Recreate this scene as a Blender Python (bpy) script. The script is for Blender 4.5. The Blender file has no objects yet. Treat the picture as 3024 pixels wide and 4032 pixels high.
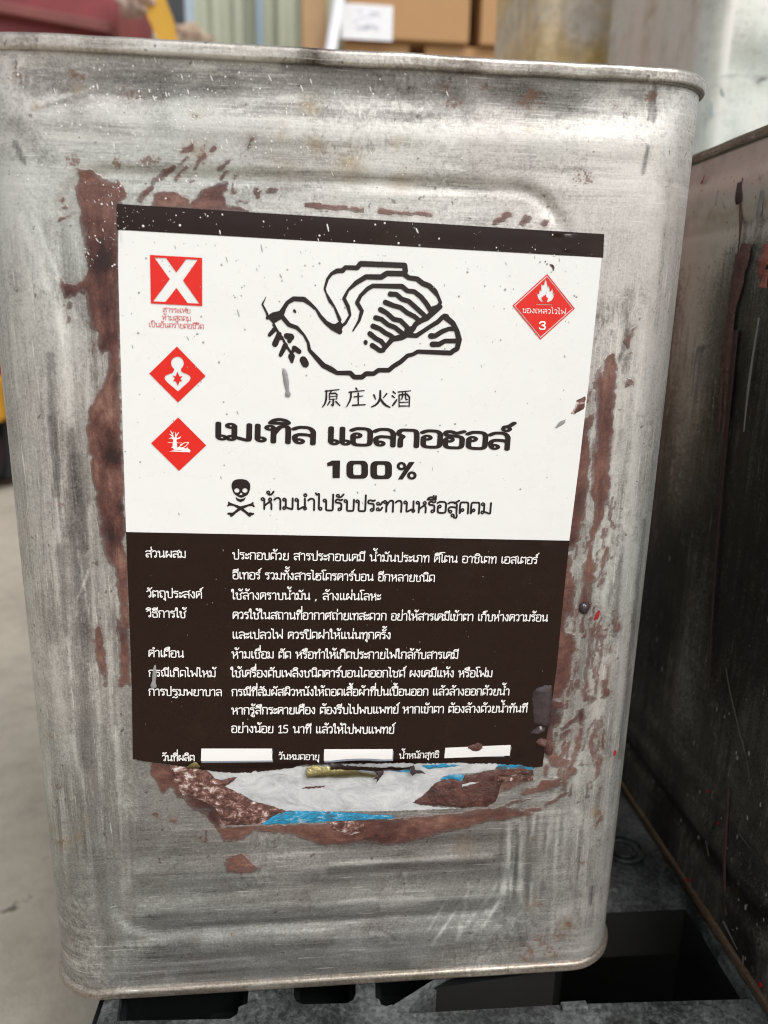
import bpy, bmesh, math, random
import numpy as np
from mathutils import Vector, Matrix, Euler
from mathutils.geometry import delaunay_2d_cdt
random.seed(7); rng = np.random.default_rng(7)
SC = bpy.context.scene
COL = SC.collection

# ------------------------------------------------------------------ camera
CAM_LOC = (-0.013345, -0.257593, 0.270676)
CAM_ROT = (1.315434, -0.021367, -0.094172)
cd = bpy.data.cameras.new('camera')
cam = bpy.data.objects.new('camera', cd); COL.objects.link(cam)
cam.location = CAM_LOC; cam.rotation_euler = CAM_ROT
cd.sensor_fit = 'VERTICAL'; cd.sensor_height = 36; cd.lens = 3000 / 4032 * 36
cd.clip_start = 0.01; cd.clip_end = 200
cd.dof.use_dof = True; cd.dof.focus_distance = 0.272; cd.dof.aperture_fstop = 9.5
SC.camera = cam
SC.cycles.filter_width = 1.05

# ------------------------------------------------------------------ light
SUN_EL, SUN_AZ = 50, 148          # degrees; azimuth measured from +Y towards +X
w = bpy.data.worlds.new('World'); SC.world = w; w.use_nodes = True
nt = w.node_tree; nt.nodes.clear()
sky = nt.nodes.new('ShaderNodeTexSky'); sky.sky_type = 'NISHITA'; sky.sun_disc = False
sky.sun_elevation = math.radians(SUN_EL); sky.sun_rotation = math.radians(SUN_AZ)
sky.air_density = 1.0; sky.dust_density = 3.0; sky.ozone_density = 1.0
hs = nt.nodes.new('ShaderNodeHueSaturation'); hs.inputs['Saturation'].default_value = 0.12
bg = nt.nodes.new('ShaderNodeBackground'); bg.inputs['Strength'].default_value = 0.12
wo = nt.nodes.new('ShaderNodeOutputWorld')
nt.links.new(sky.outputs[0], hs.inputs['Color']); nt.links.new(hs.outputs[0], bg.inputs[0]); nt.links.new(bg.outputs[0], wo.inputs[0])
sl = bpy.data.lights.new('sun', 'SUN'); sl.energy = 1.0; sl.angle = math.radians(25); sl.color = (1, .975, .94)
so = bpy.data.objects.new('sun', sl); COL.objects.link(so)
az, el = math.radians(SUN_AZ), math.radians(SUN_EL)
sd = Vector((math.sin(az) * math.cos(el), math.cos(az) * math.cos(el), math.sin(el)))
so.rotation_euler = sd.to_track_quat('Z', 'Y').to_euler(); so.location = sd * 5
SC.view_settings.view_transform = 'Standard'; SC.view_settings.look = 'None'
SC.view_settings.exposure = 0.5; SC.view_settings.gamma = 1

# ------------------------------------------------------------------ survey of the photograph
RM = np.array(Euler(CAM_ROT, 'XYZ').to_matrix()); CL = np.array(CAM_LOC); FP = 3000.0
def at(px, py, ax, v):
    """point of the photograph -> point of the real plane  axis ax = v"""
    d = RM @ np.array([(px - 1512) / FP, -(py - 2016) / FP, -1.0])
    t = (v - CL[ax]) / d[ax]
    return CL + t * d
def face(px, py):
    p = at(px, py, 1, 0.0); return (float(p[0]), float(p[2]))
def survey(P):
    """(n,3) points of the can -> surveyed plan coordinates of its marks"""
    q = (P - CL) @ RM
    return 1512 + FP * q[:, 0] / -q[:, 2], 2016 - FP * q[:, 1] / -q[:, 2]
def pts(s, ox=0.0, oy=0.0, k=1.0):
    a = [float(t) for t in s.replace(',', ' ').split()]
    return [(ox + k * a[i], oy + k * a[i + 1]) for i in range(0, len(a), 2)]

# ------------------------------------------------------------------ object helpers
def link(o, parent=None):
    COL.objects.link(o)
    if parent is not None: o.parent = parent
    return o
def tag(o, label=None, cat=None, group=None, kind=None):
    if label: o['label'] = label
    if cat: o['category'] = cat
    if group: o['group'] = group
    if kind: o['kind'] = kind
    return o
def empty(name, loc=(0, 0, 0), rz=0.0):
    o = bpy.data.objects.new(name, None); o.location = loc; o.rotation_euler = (0, 0, rz)
    o.empty_display_size = .02
    return link(o)
def mesh(name, V, F, mat, parent=None, smooth=False, uv=None):
    me = bpy.data.meshes.new(name)
    me.from_pydata([tuple(v) for v in V], [], F)
    me.materials.append(mat)
    if smooth: me.polygons.foreach_set('use_smooth', [True] * len(me.polygons))
    me.update()
    o = bpy.data.objects.new(name, me)
    return link(o, parent)
class MB:
    def __init__(s): s.V = []; s.F = []
    def add(s, V, F):
        b = len(s.V); s.V += [tuple(v) for v in V]; s.F += [tuple(b + i for i in f) for f in F]
    def box(s, x0, x1, y0, y1, z0, z1, M=None):
        V = [Vector((x, y, z)) for x in (x0, x1) for y in (y0, y1) for z in (z0, z1)]
        if M is not None: V = [M @ v for v in V]
        s.add(V, [(0, 1, 3, 2), (4, 6, 7, 5), (0, 4, 5, 1), (2, 3, 7, 6), (0, 2, 6, 4), (1, 5, 7, 3)])
    def bevbox(s, x0, x1, y0, y1, z0, z1, b=.004, M=None):
        bm = bmesh.new(); r = bmesh.ops.create_cube(bm, size=1)
        for v in bm.verts:
            v.co = Vector(((x0 + x1) / 2 + v.co.x * (x1 - x0), (y0 + y1) / 2 + v.co.y * (y1 - y0), (z0 + z1) / 2 + v.co.z * (z1 - z0)))
        bmesh.ops.bevel(bm, geom=list(bm.edges), offset=b, segments=2, affect='EDGES', profile=.5)
        if M is not None: bm.transform(M)
        bm.verts.index_update()
        s.add([v.co.copy() for v in bm.verts], [tuple(v.index for v in f.verts) for f in bm.faces]); bm.free()
    def tube(s, path, r, n=8):
        P = [Vector(p) for p in path]; R = r if hasattr(r, '__len__') else [r] * len(P); V = []; F = []
        for i, p in enumerate(P):
            t = (P[min(i + 1, len(P) - 1)] - P[max(i - 1, 0)]).normalized()
            a = t.cross(Vector((0, 0, 1)) if abs(t.z) < .9 else Vector((1, 0, 0))).normalized(); b = t.cross(a)
            for k in range(n):
                th = 2 * math.pi * k / n; V.append(p + (a * math.cos(th) + b * math.sin(th)) * R[i])
        for i in range(len(P) - 1):
            for k in range(n):
                F.append((i * n + k, i * n + (k + 1) % n, (i + 1) * n + (k + 1) % n, (i + 1) * n + k))
        F.append(tuple(range(n))[::-1]); F.append(tuple((len(P) - 1) * n + k for k in range(n)))
        s.add(V, F)
    def build(s, name, mat, parent=None, smooth=False): return mesh(name, s.V, s.F, mat, parent, smooth)

def vnoise(x, y, sx, sy, seed=0):
    """smooth value noise, arrays in, -1..1 out"""
    x = np.asarray(x) * sx; y = np.asarray(y) * sy
    xi = np.floor(x).astype(np.int64); yi = np.floor(y).astype(np.int64); fx = x - xi; fy = y - yi
    fx = fx * fx * (3 - 2 * fx); fy = fy * fy * (3 - 2 * fy)
    def h(a, b):
        n = (a * 374761393 + b * 668265263 + seed * 982451653) & 0x7fffffff
        n = ((n ^ (n >> 13)) * 1274126177) & 0x7fffffff
        return ((n ^ (n >> 16)) & 0xffff) / 32767.5 - 1
    return (h(xi, yi) * (1 - fx) + h(xi + 1, yi) * fx) * (1 - fy) + (h(xi, yi + 1) * (1 - fx) + h(xi + 1, yi + 1) * fx) * fy

def sd_poly(X, Y, poly):
    """signed distance (positive inside)"""
    P = np.array(poly, float); out = np.full(X.shape, 1e9); ins = np.zeros(X.shape, bool)
    for i in range(len(P)):
        ax, ay = P[i]; bx, by = P[(i + 1) % len(P)]
        ex, ey = bx - ax, by - ay; L = ex * ex + ey * ey + 1e-9
        t = np.clip(((X - ax) * ex + (Y - ay) * ey) / L, 0, 1)
        out = np.minimum(out, (X - ax - t * ex) ** 2 + (Y - ay - t * ey) ** 2)
        c = (ay > Y) != (by > Y)
        if abs(ey) > 1e-9: ins ^= c & (X < ex * (Y - ay) / ey + ax)
    out = np.sqrt(out); return np.where(ins, out, -out)
def sd_cap(X, Y, a, b, ra, rb=None):
    rb = ra if rb is None else rb
    ex, ey = b[0] - a[0], b[1] - a[1]; L = ex * ex + ey * ey + 1e-9
    t = np.clip(((X - a[0]) * ex + (Y - a[1]) * ey) / L, 0, 1)
    return (ra + (rb - ra) * t) - np.hypot(X - a[0] - t * ex, Y - a[1] - t * ey)

def tri2d(outers, holes=(), steiner=()):
    """triangulate polygons with holes (even-odd by centroid), optional inner points"""
    V = []; E = []
    for loop in list(outers) + list(holes):
        b = len(V); V += [Vector(p[:2]) for p in loop]; n = len(loop)
        E += [(b + i, b + (i + 1) % n) for i in range(n)]
    V += [Vector(p) for p in steiner]
    r = delaunay_2d_cdt(V, E, [], 0, 1e-7)
    vs = np.array([tuple(v) for v in r[0]]); fs = [tuple(f) for f in r[2]]
    c = np.array([vs[list(f)].mean(0) for f in fs])
    ok = np.zeros(len(fs), bool)
    for o in outers: ok |= sd_poly(c[:, 0], c[:, 1], o) > 0
    for h in holes: ok &= ~(sd_poly(c[:, 0], c[:, 1], h) > 0)
    return vs, [f for f, k in zip(fs, ok) if k]
def union2d(polys, eps=1e-6):
    V = []; Fc = []
    for p in polys:
        b = len(V); V += [Vector(q) for q in p]; Fc.append(list(range(b, b + len(p))))
    r = delaunay_2d_cdt(V, [], Fc, 1, eps, True)
    vs = np.array([tuple(v) for v in r[0]]); fs = [tuple(f) for f, o in zip(r[2], r[5]) if len(o)]
    return vs, fs
def chaikin(P, n=2, closed=False):
    for _ in range(n):
        Q = [] if closed else [P[0]]
        m = len(P) if closed else len(P) - 1
        for i in range(m):
            a, b = P[i], P[(i + 1) % len(P)]
            q = (a[0] * .75 + b[0] * .25, a[1] * .75 + b[1] * .25); r = (a[0] * .25 + b[0] * .75, a[1] * .25 + b[1] * .75)
            if not closed and i == 0: Q.append(r)
            elif not closed and i == m - 1: Q.append(q)
            else: Q += [q, r]
        if not closed: Q.append(P[-1])
        P = Q
    return P
def rounded(P, r=.13):
    if len(P) < 3: return P
    Q = [P[0]]
    for i in range(1, len(P) - 1):
        a, b, c = P[i - 1], P[i], P[i + 1]
        la = math.hypot(a[0] - b[0], a[1] - b[1]); lc = math.hypot(c[0] - b[0], c[1] - b[1]); ra = min(r, la * .45); rc_ = min(r, lc * .45)
        if la < 1e-6 or lc < 1e-6: continue
        p = (b[0] + (a[0] - b[0]) * ra / la, b[1] + (a[1] - b[1]) * ra / la); q = (b[0] + (c[0] - b[0]) * rc_ / lc, b[1] + (c[1] - b[1]) * rc_ / lc)
        for t in (0, .33, .67, 1): Q.append(((1 - t) ** 2 * p[0] + 2 * t * (1 - t) * b[0] + t * t * q[0], (1 - t) ** 2 * p[1] + 2 * t * (1 - t) * b[1] + t * t * q[1]))
    return Q + [P[-1]]
def ccw(p):
    a = sum(p[i][0] * p[(i + 1) % len(p)][1] - p[(i + 1) % len(p)][0] * p[i][1] for i in range(len(p)))
    return p if a > 0 else p[::-1]
def stroke_polys(P, wd, n=10, ph=.1, cap=True):
    W = wd if hasattr(wd, '__len__') else [wd] * len(P); out = []
    for i in range(len(P) - 1):
        (ax, ay), (bx, by) = P[i], P[i + 1]; L = math.hypot(bx - ax, by - ay)
        if L < 1e-7: continue
        nx, ny = -(by - ay) / L, (bx - ax) / L; a, b = W[i] / 2, W[i + 1] / 2
        out.append(ccw([(ax + nx * a, ay + ny * a), (ax - nx * a, ay - ny * a), (bx - nx * b, by - ny * b), (bx + nx * b, by + ny * b)]))
    for i, (x, y) in enumerate(P):
        if not cap and i in (0, len(P) - 1): continue
        out.append([(x + math.cos(ph + 2 * math.pi * k / n) * W[i] / 2, y + math.sin(ph + 2 * math.pi * k / n) * W[i] / 2) for k in range(n)])
    return out

# ------------------------------------------------------------------ node helpers
def lin(h):
    if isinstance(h, str):
        c = [int(h[i:i + 2], 16) / 255 for i in (0, 2, 4)]
    else: c = h
    return tuple((x / 12.92 if x <= .04045 else ((x + .055) / 1.055) ** 2.4) for x in c) + (1.0,)
class NT:
    def __init__(s, name):
        s.m = bpy.data.materials.new(name); s.m.use_nodes = True; s.t = s.m.node_tree; s.t.nodes.clear()
        s.out = s.n('ShaderNodeOutputMaterial'); s.b = s.n('ShaderNodeBsdfPrincipled'); s.l(s.b.outputs[0], s.out.inputs[0])
        s.co = s.n('ShaderNodeTexCoord').outputs['Object']
    def n(s, t): return s.t.nodes.new(t)
    def l(s, a, b): s.t.links.new(a, b)
    def put(s, sock, v):
        if hasattr(v, 'is_output') or isinstance(v, bpy.types.NodeSocket): s.l(v, sock)
        else: sock.default_value = v
    def attr(s, name):
        a = s.n('ShaderNodeAttribute'); a.attribute_name = name; return a.outputs['Fac']
    def math(s, op, a, b=0.0, clamp=False):
        n = s.n('ShaderNodeMath'); n.operation = op; n.use_clamp = clamp; s.put(n.inputs[0], a); s.put(n.inputs[1], b); return n.outputs[0]
    def noise(s, scale, sx=1, sy=1, sz=1, detail=4, rough=.55, dist=0.0, co=None, rot=(0, 0, 0)):
        mp = s.n('ShaderNodeMapping'); mp.inputs['Scale'].default_value = (sx, sy, sz); mp.inputs['Rotation'].default_value = rot
        s.l(co or s.co, mp.inputs[0])
        n = s.n('ShaderNodeTexNoise'); n.inputs['Scale'].default_value = scale; n.inputs['Detail'].default_value = detail
        n.inputs['Roughness'].default_value = rough; n.inputs['Distortion'].default_value = dist; s.l(mp.outputs[0], n.inputs['Vector']); return n.outputs['Fac']
    def voro(s, scale, feature='F1', sx=1, sy=1, sz=1):
        mp = s.n('ShaderNodeMapping'); mp.inputs['Scale'].default_value = (sx, sy, sz); s.l(s.co, mp.inputs[0])
        n = s.n('ShaderNodeTexVoronoi'); n.feature = feature; n.inputs['Scale'].default_value = scale; s.l(mp.outputs[0], n.inputs['Vector']); return n.outputs['Distance']
    def map(s, v, a, b, c=0.0, d=1.0, smooth=True):
        n = s.n('ShaderNodeMapRange'); n.interpolation_type = 'SMOOTHSTEP' if smooth else 'LINEAR'
        s.put(n.inputs[0], v); n.inputs[1].default_value = a; n.inputs[2].default_value = b; n.inputs[3].default_value = c; n.inputs[4].default_value = d; return n.outputs[0]
    def mix(s, f, a, b, mode='MIX'):
        n = s.n('ShaderNodeMix'); n.data_type = 'RGBA'; n.blend_type = mode; s.put(n.inputs[0], f); s.put(n.inputs[6], a); s.put(n.inputs[7], b); return n.outputs[2]
    def fmix(s, f, a, b):
        n = s.n('ShaderNodeMix'); n.data_type = 'FLOAT'; s.put(n.inputs[0], f); s.put(n.inputs[2], a); s.put(n.inputs[3], b); return n.outputs[0]
    def ramp(s, v, stops):
        n = s.n('ShaderNodeValToRGB'); e = n.color_ramp.elements
        while len(e) < len(stops): e.new(.5)
        for k, (p, c) in enumerate(stops): e[k].position = p; e[k].color = c
        s.put(n.inputs[0], v); return n.outputs[0]
    def bump(s, h, dist, strength=1.0, prev=None):
        n = s.n('ShaderNodeBump'); n.inputs['Distance'].default_value = dist; n.inputs['Strength'].default_value = strength; s.put(n.inputs['Height'], h)
        if prev is not None: s.l(prev, n.inputs['Normal'])
        return n.outputs[0]
    def fin(s, color=None, rough=None, metal=None, normal=None, spec=None, coat=None):
        if color is not None: s.put(s.b.inputs['Base Color'], color)
        if rough is not None: s.put(s.b.inputs['Roughness'], rough)
        if metal is not None: s.put(s.b.inputs['Metallic'], metal)
        if spec is not None: s.put(s.b.inputs['Specular IOR Level'], spec)
        if coat is not None: s.put(s.b.inputs['Coat Weight'], coat)
        if normal is not None: s.l(normal, s.b.inputs['Normal'])
        return s.m
def flat(name, col, rough=.5, metal=0.0, var=.12, scale=60, bump=0.0, spec=.5, coat=0.0):
    g = NT(name); a = g.noise(scale, detail=5); c = lin(col)
    lo = tuple(x * (1 - var) for x in c[:3]) + (1,); hi = tuple(min(1, x * (1 + var)) for x in c[:3]) + (1,)
    nrm = g.bump(g.noise(scale * 3), bump) if bump else None
    return g.fin(g.mix(a, lo, hi), rough, metal, nrm, spec, coat)

# the worn tinplate: marks and painted light and shade come from per-vertex fields baked on the sheet, grain from noise
def tin_material(name, light='c6c6c3', mid='93928f', dark='474340', bias=0.0, rough=(.36, .56), metal=.55, grime=0.0, warm=0.0):
    g = NT(name)
    vert = g.attr('vert'); tone = g.attr('tone'); rust = g.attr('rust'); warmf = g.attr('warm'); paint = g.attr('paint'); pt = g.attr('ptone')
    h1 = g.noise(13, 1, 1, 22, 7, .66, .35); h2 = g.noise(55, 1, 1, 30, 5, .65, .2)
    v1 = g.noise(13, 22, 22, 1, 7, .66, .35); v2 = g.noise(55, 30, 30, 1, 5, .65, .2)
    st = g.fmix(vert, g.math('ADD', g.math('MULTIPLY', h1, .62), g.math('MULTIPLY', h2, .38)), g.math('ADD', g.math('MULTIPLY', v1, .62), g.math('MULTIPLY', v2, .38)))
    cl = g.noise(28, detail=6, rough=.65, dist=.6); gr = g.noise(900, detail=3, rough=.7); worm = g.noise(340, 1, 1, .7, 3, .6, 1.6)
    patch = g.map(g.noise(34, detail=4, rough=.6), .38, .62, .25, 1.7)
    s = g.math('ADD', g.math('MULTIPLY', g.math('MULTIPLY', g.math('SUBTRACT', st, .5), patch), .92), g.math('MULTIPLY', g.math('SUBTRACT', cl, .5), .5))
    fine = g.fmix(vert, g.noise(330, 1, 1, 9, 3, .7, .3), g.noise(330, 9, 9, 1, 3, .7, .3))
    s = g.math('ADD', s, g.math('MULTIPLY', g.math('SUBTRACT', fine, .5), .28))
    sp = g.noise(1500, detail=2, rough=.6); s = g.math('ADD', s, g.math('MULTIPLY', g.math('SUBTRACT', sp, .5), .42))
    scr = g.noise(70, 1, 1, 22, 2, .5, .15, rot=(0, .16, 0)); scr2 = g.noise(60, 20, 20, 1, 2, .5, .15, rot=(0, .12, 0)); scr = g.fmix(vert, scr, scr2)
    s = g.math('ADD', s, g.math('MULTIPLY', g.map(scr, .66, .72), .35))
    s = g.math('ADD', s, g.math('MULTIPLY', g.math('SUBTRACT', gr, .5), .42))
    s = g.math('ADD', s, g.math('MULTIPLY', g.math('SUBTRACT', worm, .5), g.map(g.noise(26, detail=2), .5, .62, .03, .75)))
    s = g.math('ADD', s, g.math('MULTIPLY', tone, .40)); s = g.math('ADD', s, .53 + bias)
    base = g.ramp(s, [(0.0, lin(dark)), (.42, lin(mid)), (.72, lin(light)), (1.0, lin('dddcd9'))])
    hue = g.noise(9, detail=3); base = g.mix(g.map(hue, .35, .65), g.mix(.45, base, lin('f2f5ee'), 'MULTIPLY'), g.mix(.6, base, lin('fff3ef'), 'MULTIPLY'))
    tint = g.map(g.noise(45, detail=5, rough=.7), .5, .68); base = g.mix(g.math('MULTIPLY', tint, .18), base, lin('6a5850'))
    # warm film, also the painted orange reflection on the dark tin
    wn = g.noise(50, detail=6, rough=.7)
    wf = g.math('MULTIPLY', g.math('ADD', warmf, warm, True), g.map(wn, .35, .7), True)
    base = g.mix(g.math('MULTIPLY', wf, .7), base, lin('97793f'))
    rn = g.noise(260, detail=6, rough=.75)
    rf = g.map(g.math('ADD', g.math('MULTIPLY', rust, .26), g.math('ADD', g.math('MULTIPLY', rn, .6), g.math('MULTIPLY', g.noise(900, detail=3), .4))), .70, .80)
    rf = g.math('MULTIPLY', rf, g.map(rust, .02, .25))
    base = g.mix(g.math('MULTIPLY', rf, .8), base, lin('63402b'))
    # dark pinholes
    dn = g.noise(420, detail=2, rough=.5); df = g.map(dn, .69, .74)
    base = g.mix(g.math('MULTIPLY', df, .6), base, lin('4a372e'))
    # brown oxide paint, thick at its middle, dragged edges
    e1 = g.fmix(vert, g.noise(160, 1, 1, 3, 5, .7), g.noise(160, 3, 3, 1, 5, .7))
    ps = g.math('ADD', paint, g.math('MULTIPLY', g.math('SUBTRACT', e1, .5), 2.4))
    pm = g.map(ps, -.32, .36)
    mid_ = g.noise(95, detail=6, rough=.7, dist=.3)
    thin = g.fmix(vert, g.noise(60, 1, 1, 4, 6, .7, .4), g.noise(60, 4, 4, 1, 6, .7, .4))
    wash = g.math('MULTIPLY', g.map(ps, -1.8, .2), g.map(g.math('ADD', thin, mid_), .85, 1.2, .05, .42)); base = g.mix(wash, base, lin('6d5046'))
    cover = g.math('MULTIPLY', g.math('MULTIPLY', pm, g.map(ps, -.2, 1.4, .78, 1.0)), g.map(g.math('ADD', g.math('MULTIPLY', paint, .03), g.math('ADD', g.math('MULTIPLY', thin, .6), g.math('MULTIPLY', mid_, .4))), .38, .55, .66, 1.0))
    pc = g.ramp(g.math('ADD', g.math('MULTIPLY', pt, .6), g.math('ADD', g.math('ADD', g.math('MULTIPLY', cl, .9), g.math('MULTIPLY', mid_, .7)), g.math('ADD', g.math('MULTIPLY', thin, .9), g.math('SUBTRACT', g.math('MULTIPLY', g.math('ADD', sp, gr), .25), .96)))),
                [(.2, lin('2b1614')), (.38, lin('4a2a26')), (.52, lin('613f37')), (.66, lin('785449')), (.84, lin('907264'))])
    edge = g.math('MULTIPLY', g.map(ps, -.2, .5), g.map(ps, .5, 1.6, 1.0, 0.0)); pc = g.mix(g.math('MULTIPLY', edge, .4), pc, lin('4a2a25'))
    base = g.mix(cover, base, pc)
    ro = g.math('ADD', g.math('MULTIPLY', st, rough[1] - rough[0]), rough[0] + .04)
    ro = g.fmix(pm, ro, .38)
    mt = g.math('MULTIPLY', g.math('SUBTRACT', 1.0, g.math('MAXIMUM', cover, rf)), metal)
    hgt = g.math('ADD', g.math('MULTIPLY', st, .5), g.math('ADD', g.math('MULTIPLY', gr, .22), g.math('MULTIPLY', worm, .12)))
    b1 = g.bump(hgt, .00022, .8)
    b2 = g.bump(g.math('ADD', g.math('MULTIPLY', pm, .75), g.math('MULTIPLY', g.noise(420, detail=3), .25)), .00035, .8, b1)
    return g.fin(base, ro, mt, b2, .5)

M = {}
M['tin'] = tin_material('worn_tinplate')
M['tin_rim'] = tin_material('rim_tinplate', light='cfccc6', mid='97938d', dark='4a433e', bias=.10, metal=.85, warm=.05, rough=(.2, .42))
M['tin_foot'] = tin_material('foot_seam_tinplate', light='b9b5ae', mid='857c71', dark='4a3c31', bias=-.02, metal=.65, warm=.12, rough=(.22, .45))
M['tin_dark'] = tin_material('grimy_dark_tinplate', light='83837e', mid='41413f', dark='242321', bias=.08, rough=(.24, .42), metal=.7, warm=.05)
M['tin_pale'] = tin_material('pale_tinplate', light='d2d8d2', mid='a9b0a9', dark='77736e', bias=.10, metal=.35)
M['tin_yellow'] = tin_material('lacquered_tinplate', light='efd59c', mid='d6b677', dark='8d7345', bias=.25, metal=.2, warm=.2)
M['white_print'] = flat('glossy_white_vinyl', 'e4e4e3', .3, 0, .012, 30, 0, .4)
g = NT('glossy_dark_brown_ink'); M['brown_print'] = g.fin(g.mix(g.map(g.noise(30, detail=6, rough=.75), .5, .8), lin('210f09'), lin('2e1f15')), g.map(g.noise(45, detail=7, rough=.7), .35, .7, .2, .42), 0, g.bump(g.noise(28, detail=2), .0006), .3)
g = NT('glossy_white_vinyl'); sm = g.map(g.noise(30, detail=8, rough=.8), .5, .95); sc_ = g.map(g.noise(60, 1, 1, 5, 5, .7, .3, rot=(0, .7, 0)), .62, .74)
M['white_print'] = g.fin(g.mix(g.math('MULTIPLY', g.math('MAXIMUM', sm, sc_), .07), lin('eaeae8'), lin('8f8b84')), g.map(g.noise(50, detail=5), .35, .7, .24, .42), 0, g.bump(g.noise(26, detail=2), .0006), .45)
M['black_print'] = flat('black_ink', '1d1110', .3, 0, .1, 30)
M['red_print'] = flat('bright_red_ink', 'de2115', .3, 0, .03, 30)
M['pink_print'] = flat('thin_red_ink', 'cc3f49', .3, 0, .05, 30)
M['white_ink'] = flat('white_ink', 'f3f1ee', .3, 0, .02, 30)
M['shadow_ink'] = flat('blue_grey_ink', '8b93a0', .35, 0, .05, 30)
M['speck_white'] = flat('white_overspray', 'e2e0dc', .5, 0, .1, 90)
M['speck_grey'] = flat('grey_overspray', 'a6a6a4', .5, 0, .12, 90)
M['silver_drip'] = flat('silver_grey_paint', '9b9a9a', .35, .3, .12, 300, .0002)
g = NT('cyan_blue_paint'); a = g.noise(260, 1, 1, 2, 6, .75, .8); M['blue'] = g.fin(g.ramp(a, [(.38, lin('5c5654')), (.44, lin('2d7c9c')), (.5, lin('2089b6')), (.56, lin('2f9dc6')), (.62, lin('a9b9bd'))]), .45, 0, g.bump(a, .0006), .4)
M['gold'] = flat('gold_foil', '94895f', .3, .9, .4, 200, .0004)
g = NT('wet_brown_oxide_paint'); n1 = g.noise(130, detail=6, rough=.7, dist=.5)
M['thick_paint'] = g.fin(g.ramp(n1, [(.25, lin('35201e')), (.5, lin('593832')), (.75, lin('7d554b'))]), .24, 0, g.bump(g.noise(380, detail=5, rough=.7, dist=.8), .0012), .5)
g = NT('dark_wet_paint'); M['dark_paint'] = g.fin(g.ramp(g.noise(160, detail=4), [(.3, lin('2a2225')), (.7, lin('4a3c3e'))]), .16, 0, g.bump(g.noise(260, detail=4), .0008), .5)
g = NT('torn_paper_backing'); a = g.noise(90, 1, 1, 1.6, 6, .65, .8); b = g.noise(700, detail=3)
M['paper'] = g.fin(g.ramp(g.math('ADD', g.math('MULTIPLY', a, .8), g.math('MULTIPLY', b, .2)), [(.3, lin('a3a3a3')), (.5, lin('c2c3c4')), (.75, lin('dcdcdb'))]), .75, 0, g.bump(a, .0006), .3)
g = NT('crumpled_paper_soaked_in_paint'); a = g.noise(330, 1, 1, 1.3, 8, .72, .35); b = g.noise(60, detail=3)
M['mottled'] = g.fin(g.ramp(g.math('ADD', g.math('MULTIPLY', a, .85), g.math('MULTIPLY', b, .25)), [(.40, lin('3c2421')), (.52, lin('603f38')), (.59, lin('8c6459')), (.64, lin('cfbcb6')), (.7, lin('dfd9d6'))]), .5, 0, g.bump(a, .0011), .4)

# ------------------------------------------------------------------ tin cans
CW, CH, CR = .237, .3468, .022      # width (= depth), height, corner radius
def emboss(x, z):
    """pressed relief of a can wall; x across the face, z up, metres; + is towards the viewer"""
    x = np.asarray(x, float); z = np.asarray(z, float)
    d = np.zeros(x.shape)
    # border of the pressed panel: a smooth step along a rounded rectangle
    s = sd_round(x, z, -.0905, .0690, .0300, .3105, .017)
    d += -.0008 * sstep(s, -.0028, .0028) - .0008 * np.exp(-(s / .0022) ** 2)
    # rolls under the rim
    inx = sstep(np.abs(x), .112, .092) 
    d += .0005 * np.exp(-((z - .3250) / .0050) ** 2) * inx - .0009 * np.exp(-((z - .3360) / .0060) ** 2) * inx
    # ribs at the foot, round ended
    for zc, x0, x1, a, ww in ((.0580, -.080, .060, .0006, .0030), (.0400, -.080, .070, .0008, .0036), (.0220, -.078, .070, .0009, .0042)):
        dx = np.maximum(np.maximum(x0 - x, x - x1), 0)
        d += a * np.exp(-((z - zc) ** 2 + dx * dx) / ww ** 2) - .6 * a * np.exp(-((z - zc - .0075) ** 2 + dx * dx) / ww ** 2)
    return d
def sstep(v, a, b):
    t = np.clip((v - a) / (b - a), 0, 1); return t * t * (3 - 2 * t)
def sd_round(x, z, x0, x1, z0, z1, r):
    cx, cz = (x0 + x1) / 2, (z0 + z1) / 2
    qx = np.abs(x - cx) - ((x1 - x0) / 2 - r); qz = np.abs(z - cz) - ((z1 - z0) / 2 - r)
    return -(np.hypot(np.maximum(qx, 0), np.maximum(qz, 0)) + np.minimum(np.maximum(qx, qz), 0) - r)
def dents(x, z):
    d = .00030 * vnoise(x, z, 14, 9, 3) + .00012 * vnoise(x, z, 34, 30, 5)
    d += .0009 * np.exp(-(((x + .103) / .010) ** 2 + ((z - .285) / .03) ** 2)) - .0010 * np.exp(-(((x + .095) / .006) ** 2 + ((z - .21) / .05) ** 2))
    d += -.0010 * np.exp(-(((x - .094) / .005) ** 2 + ((z - .12) / .09) ** 2)) + .0008 * np.exp(-(((x + .086) / .006) ** 2 + ((z - .14) / .06) ** 2))
    d += -.0006 * np.exp(-(((x - .015) / .075) ** 2 + ((z - .330) / .012) ** 2))
    lab = sstep(sd_round(x, z, -.0835, .0785, .108, .302, .004), -.010, .004)
    return d * (1 - .85 * lab)
def relief(x, z):
    lab = sstep(sd_round(x, z, -.0800, .0800, .106, .300, .004), -.006, .004)
    return emboss(x, z) * (1 - .93 * lab) + dents(x, z)
LAB_SLOPE = None
def front_y(x, z):
    return -float(relief(np.array([x]), np.array([z]))[0])

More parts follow.
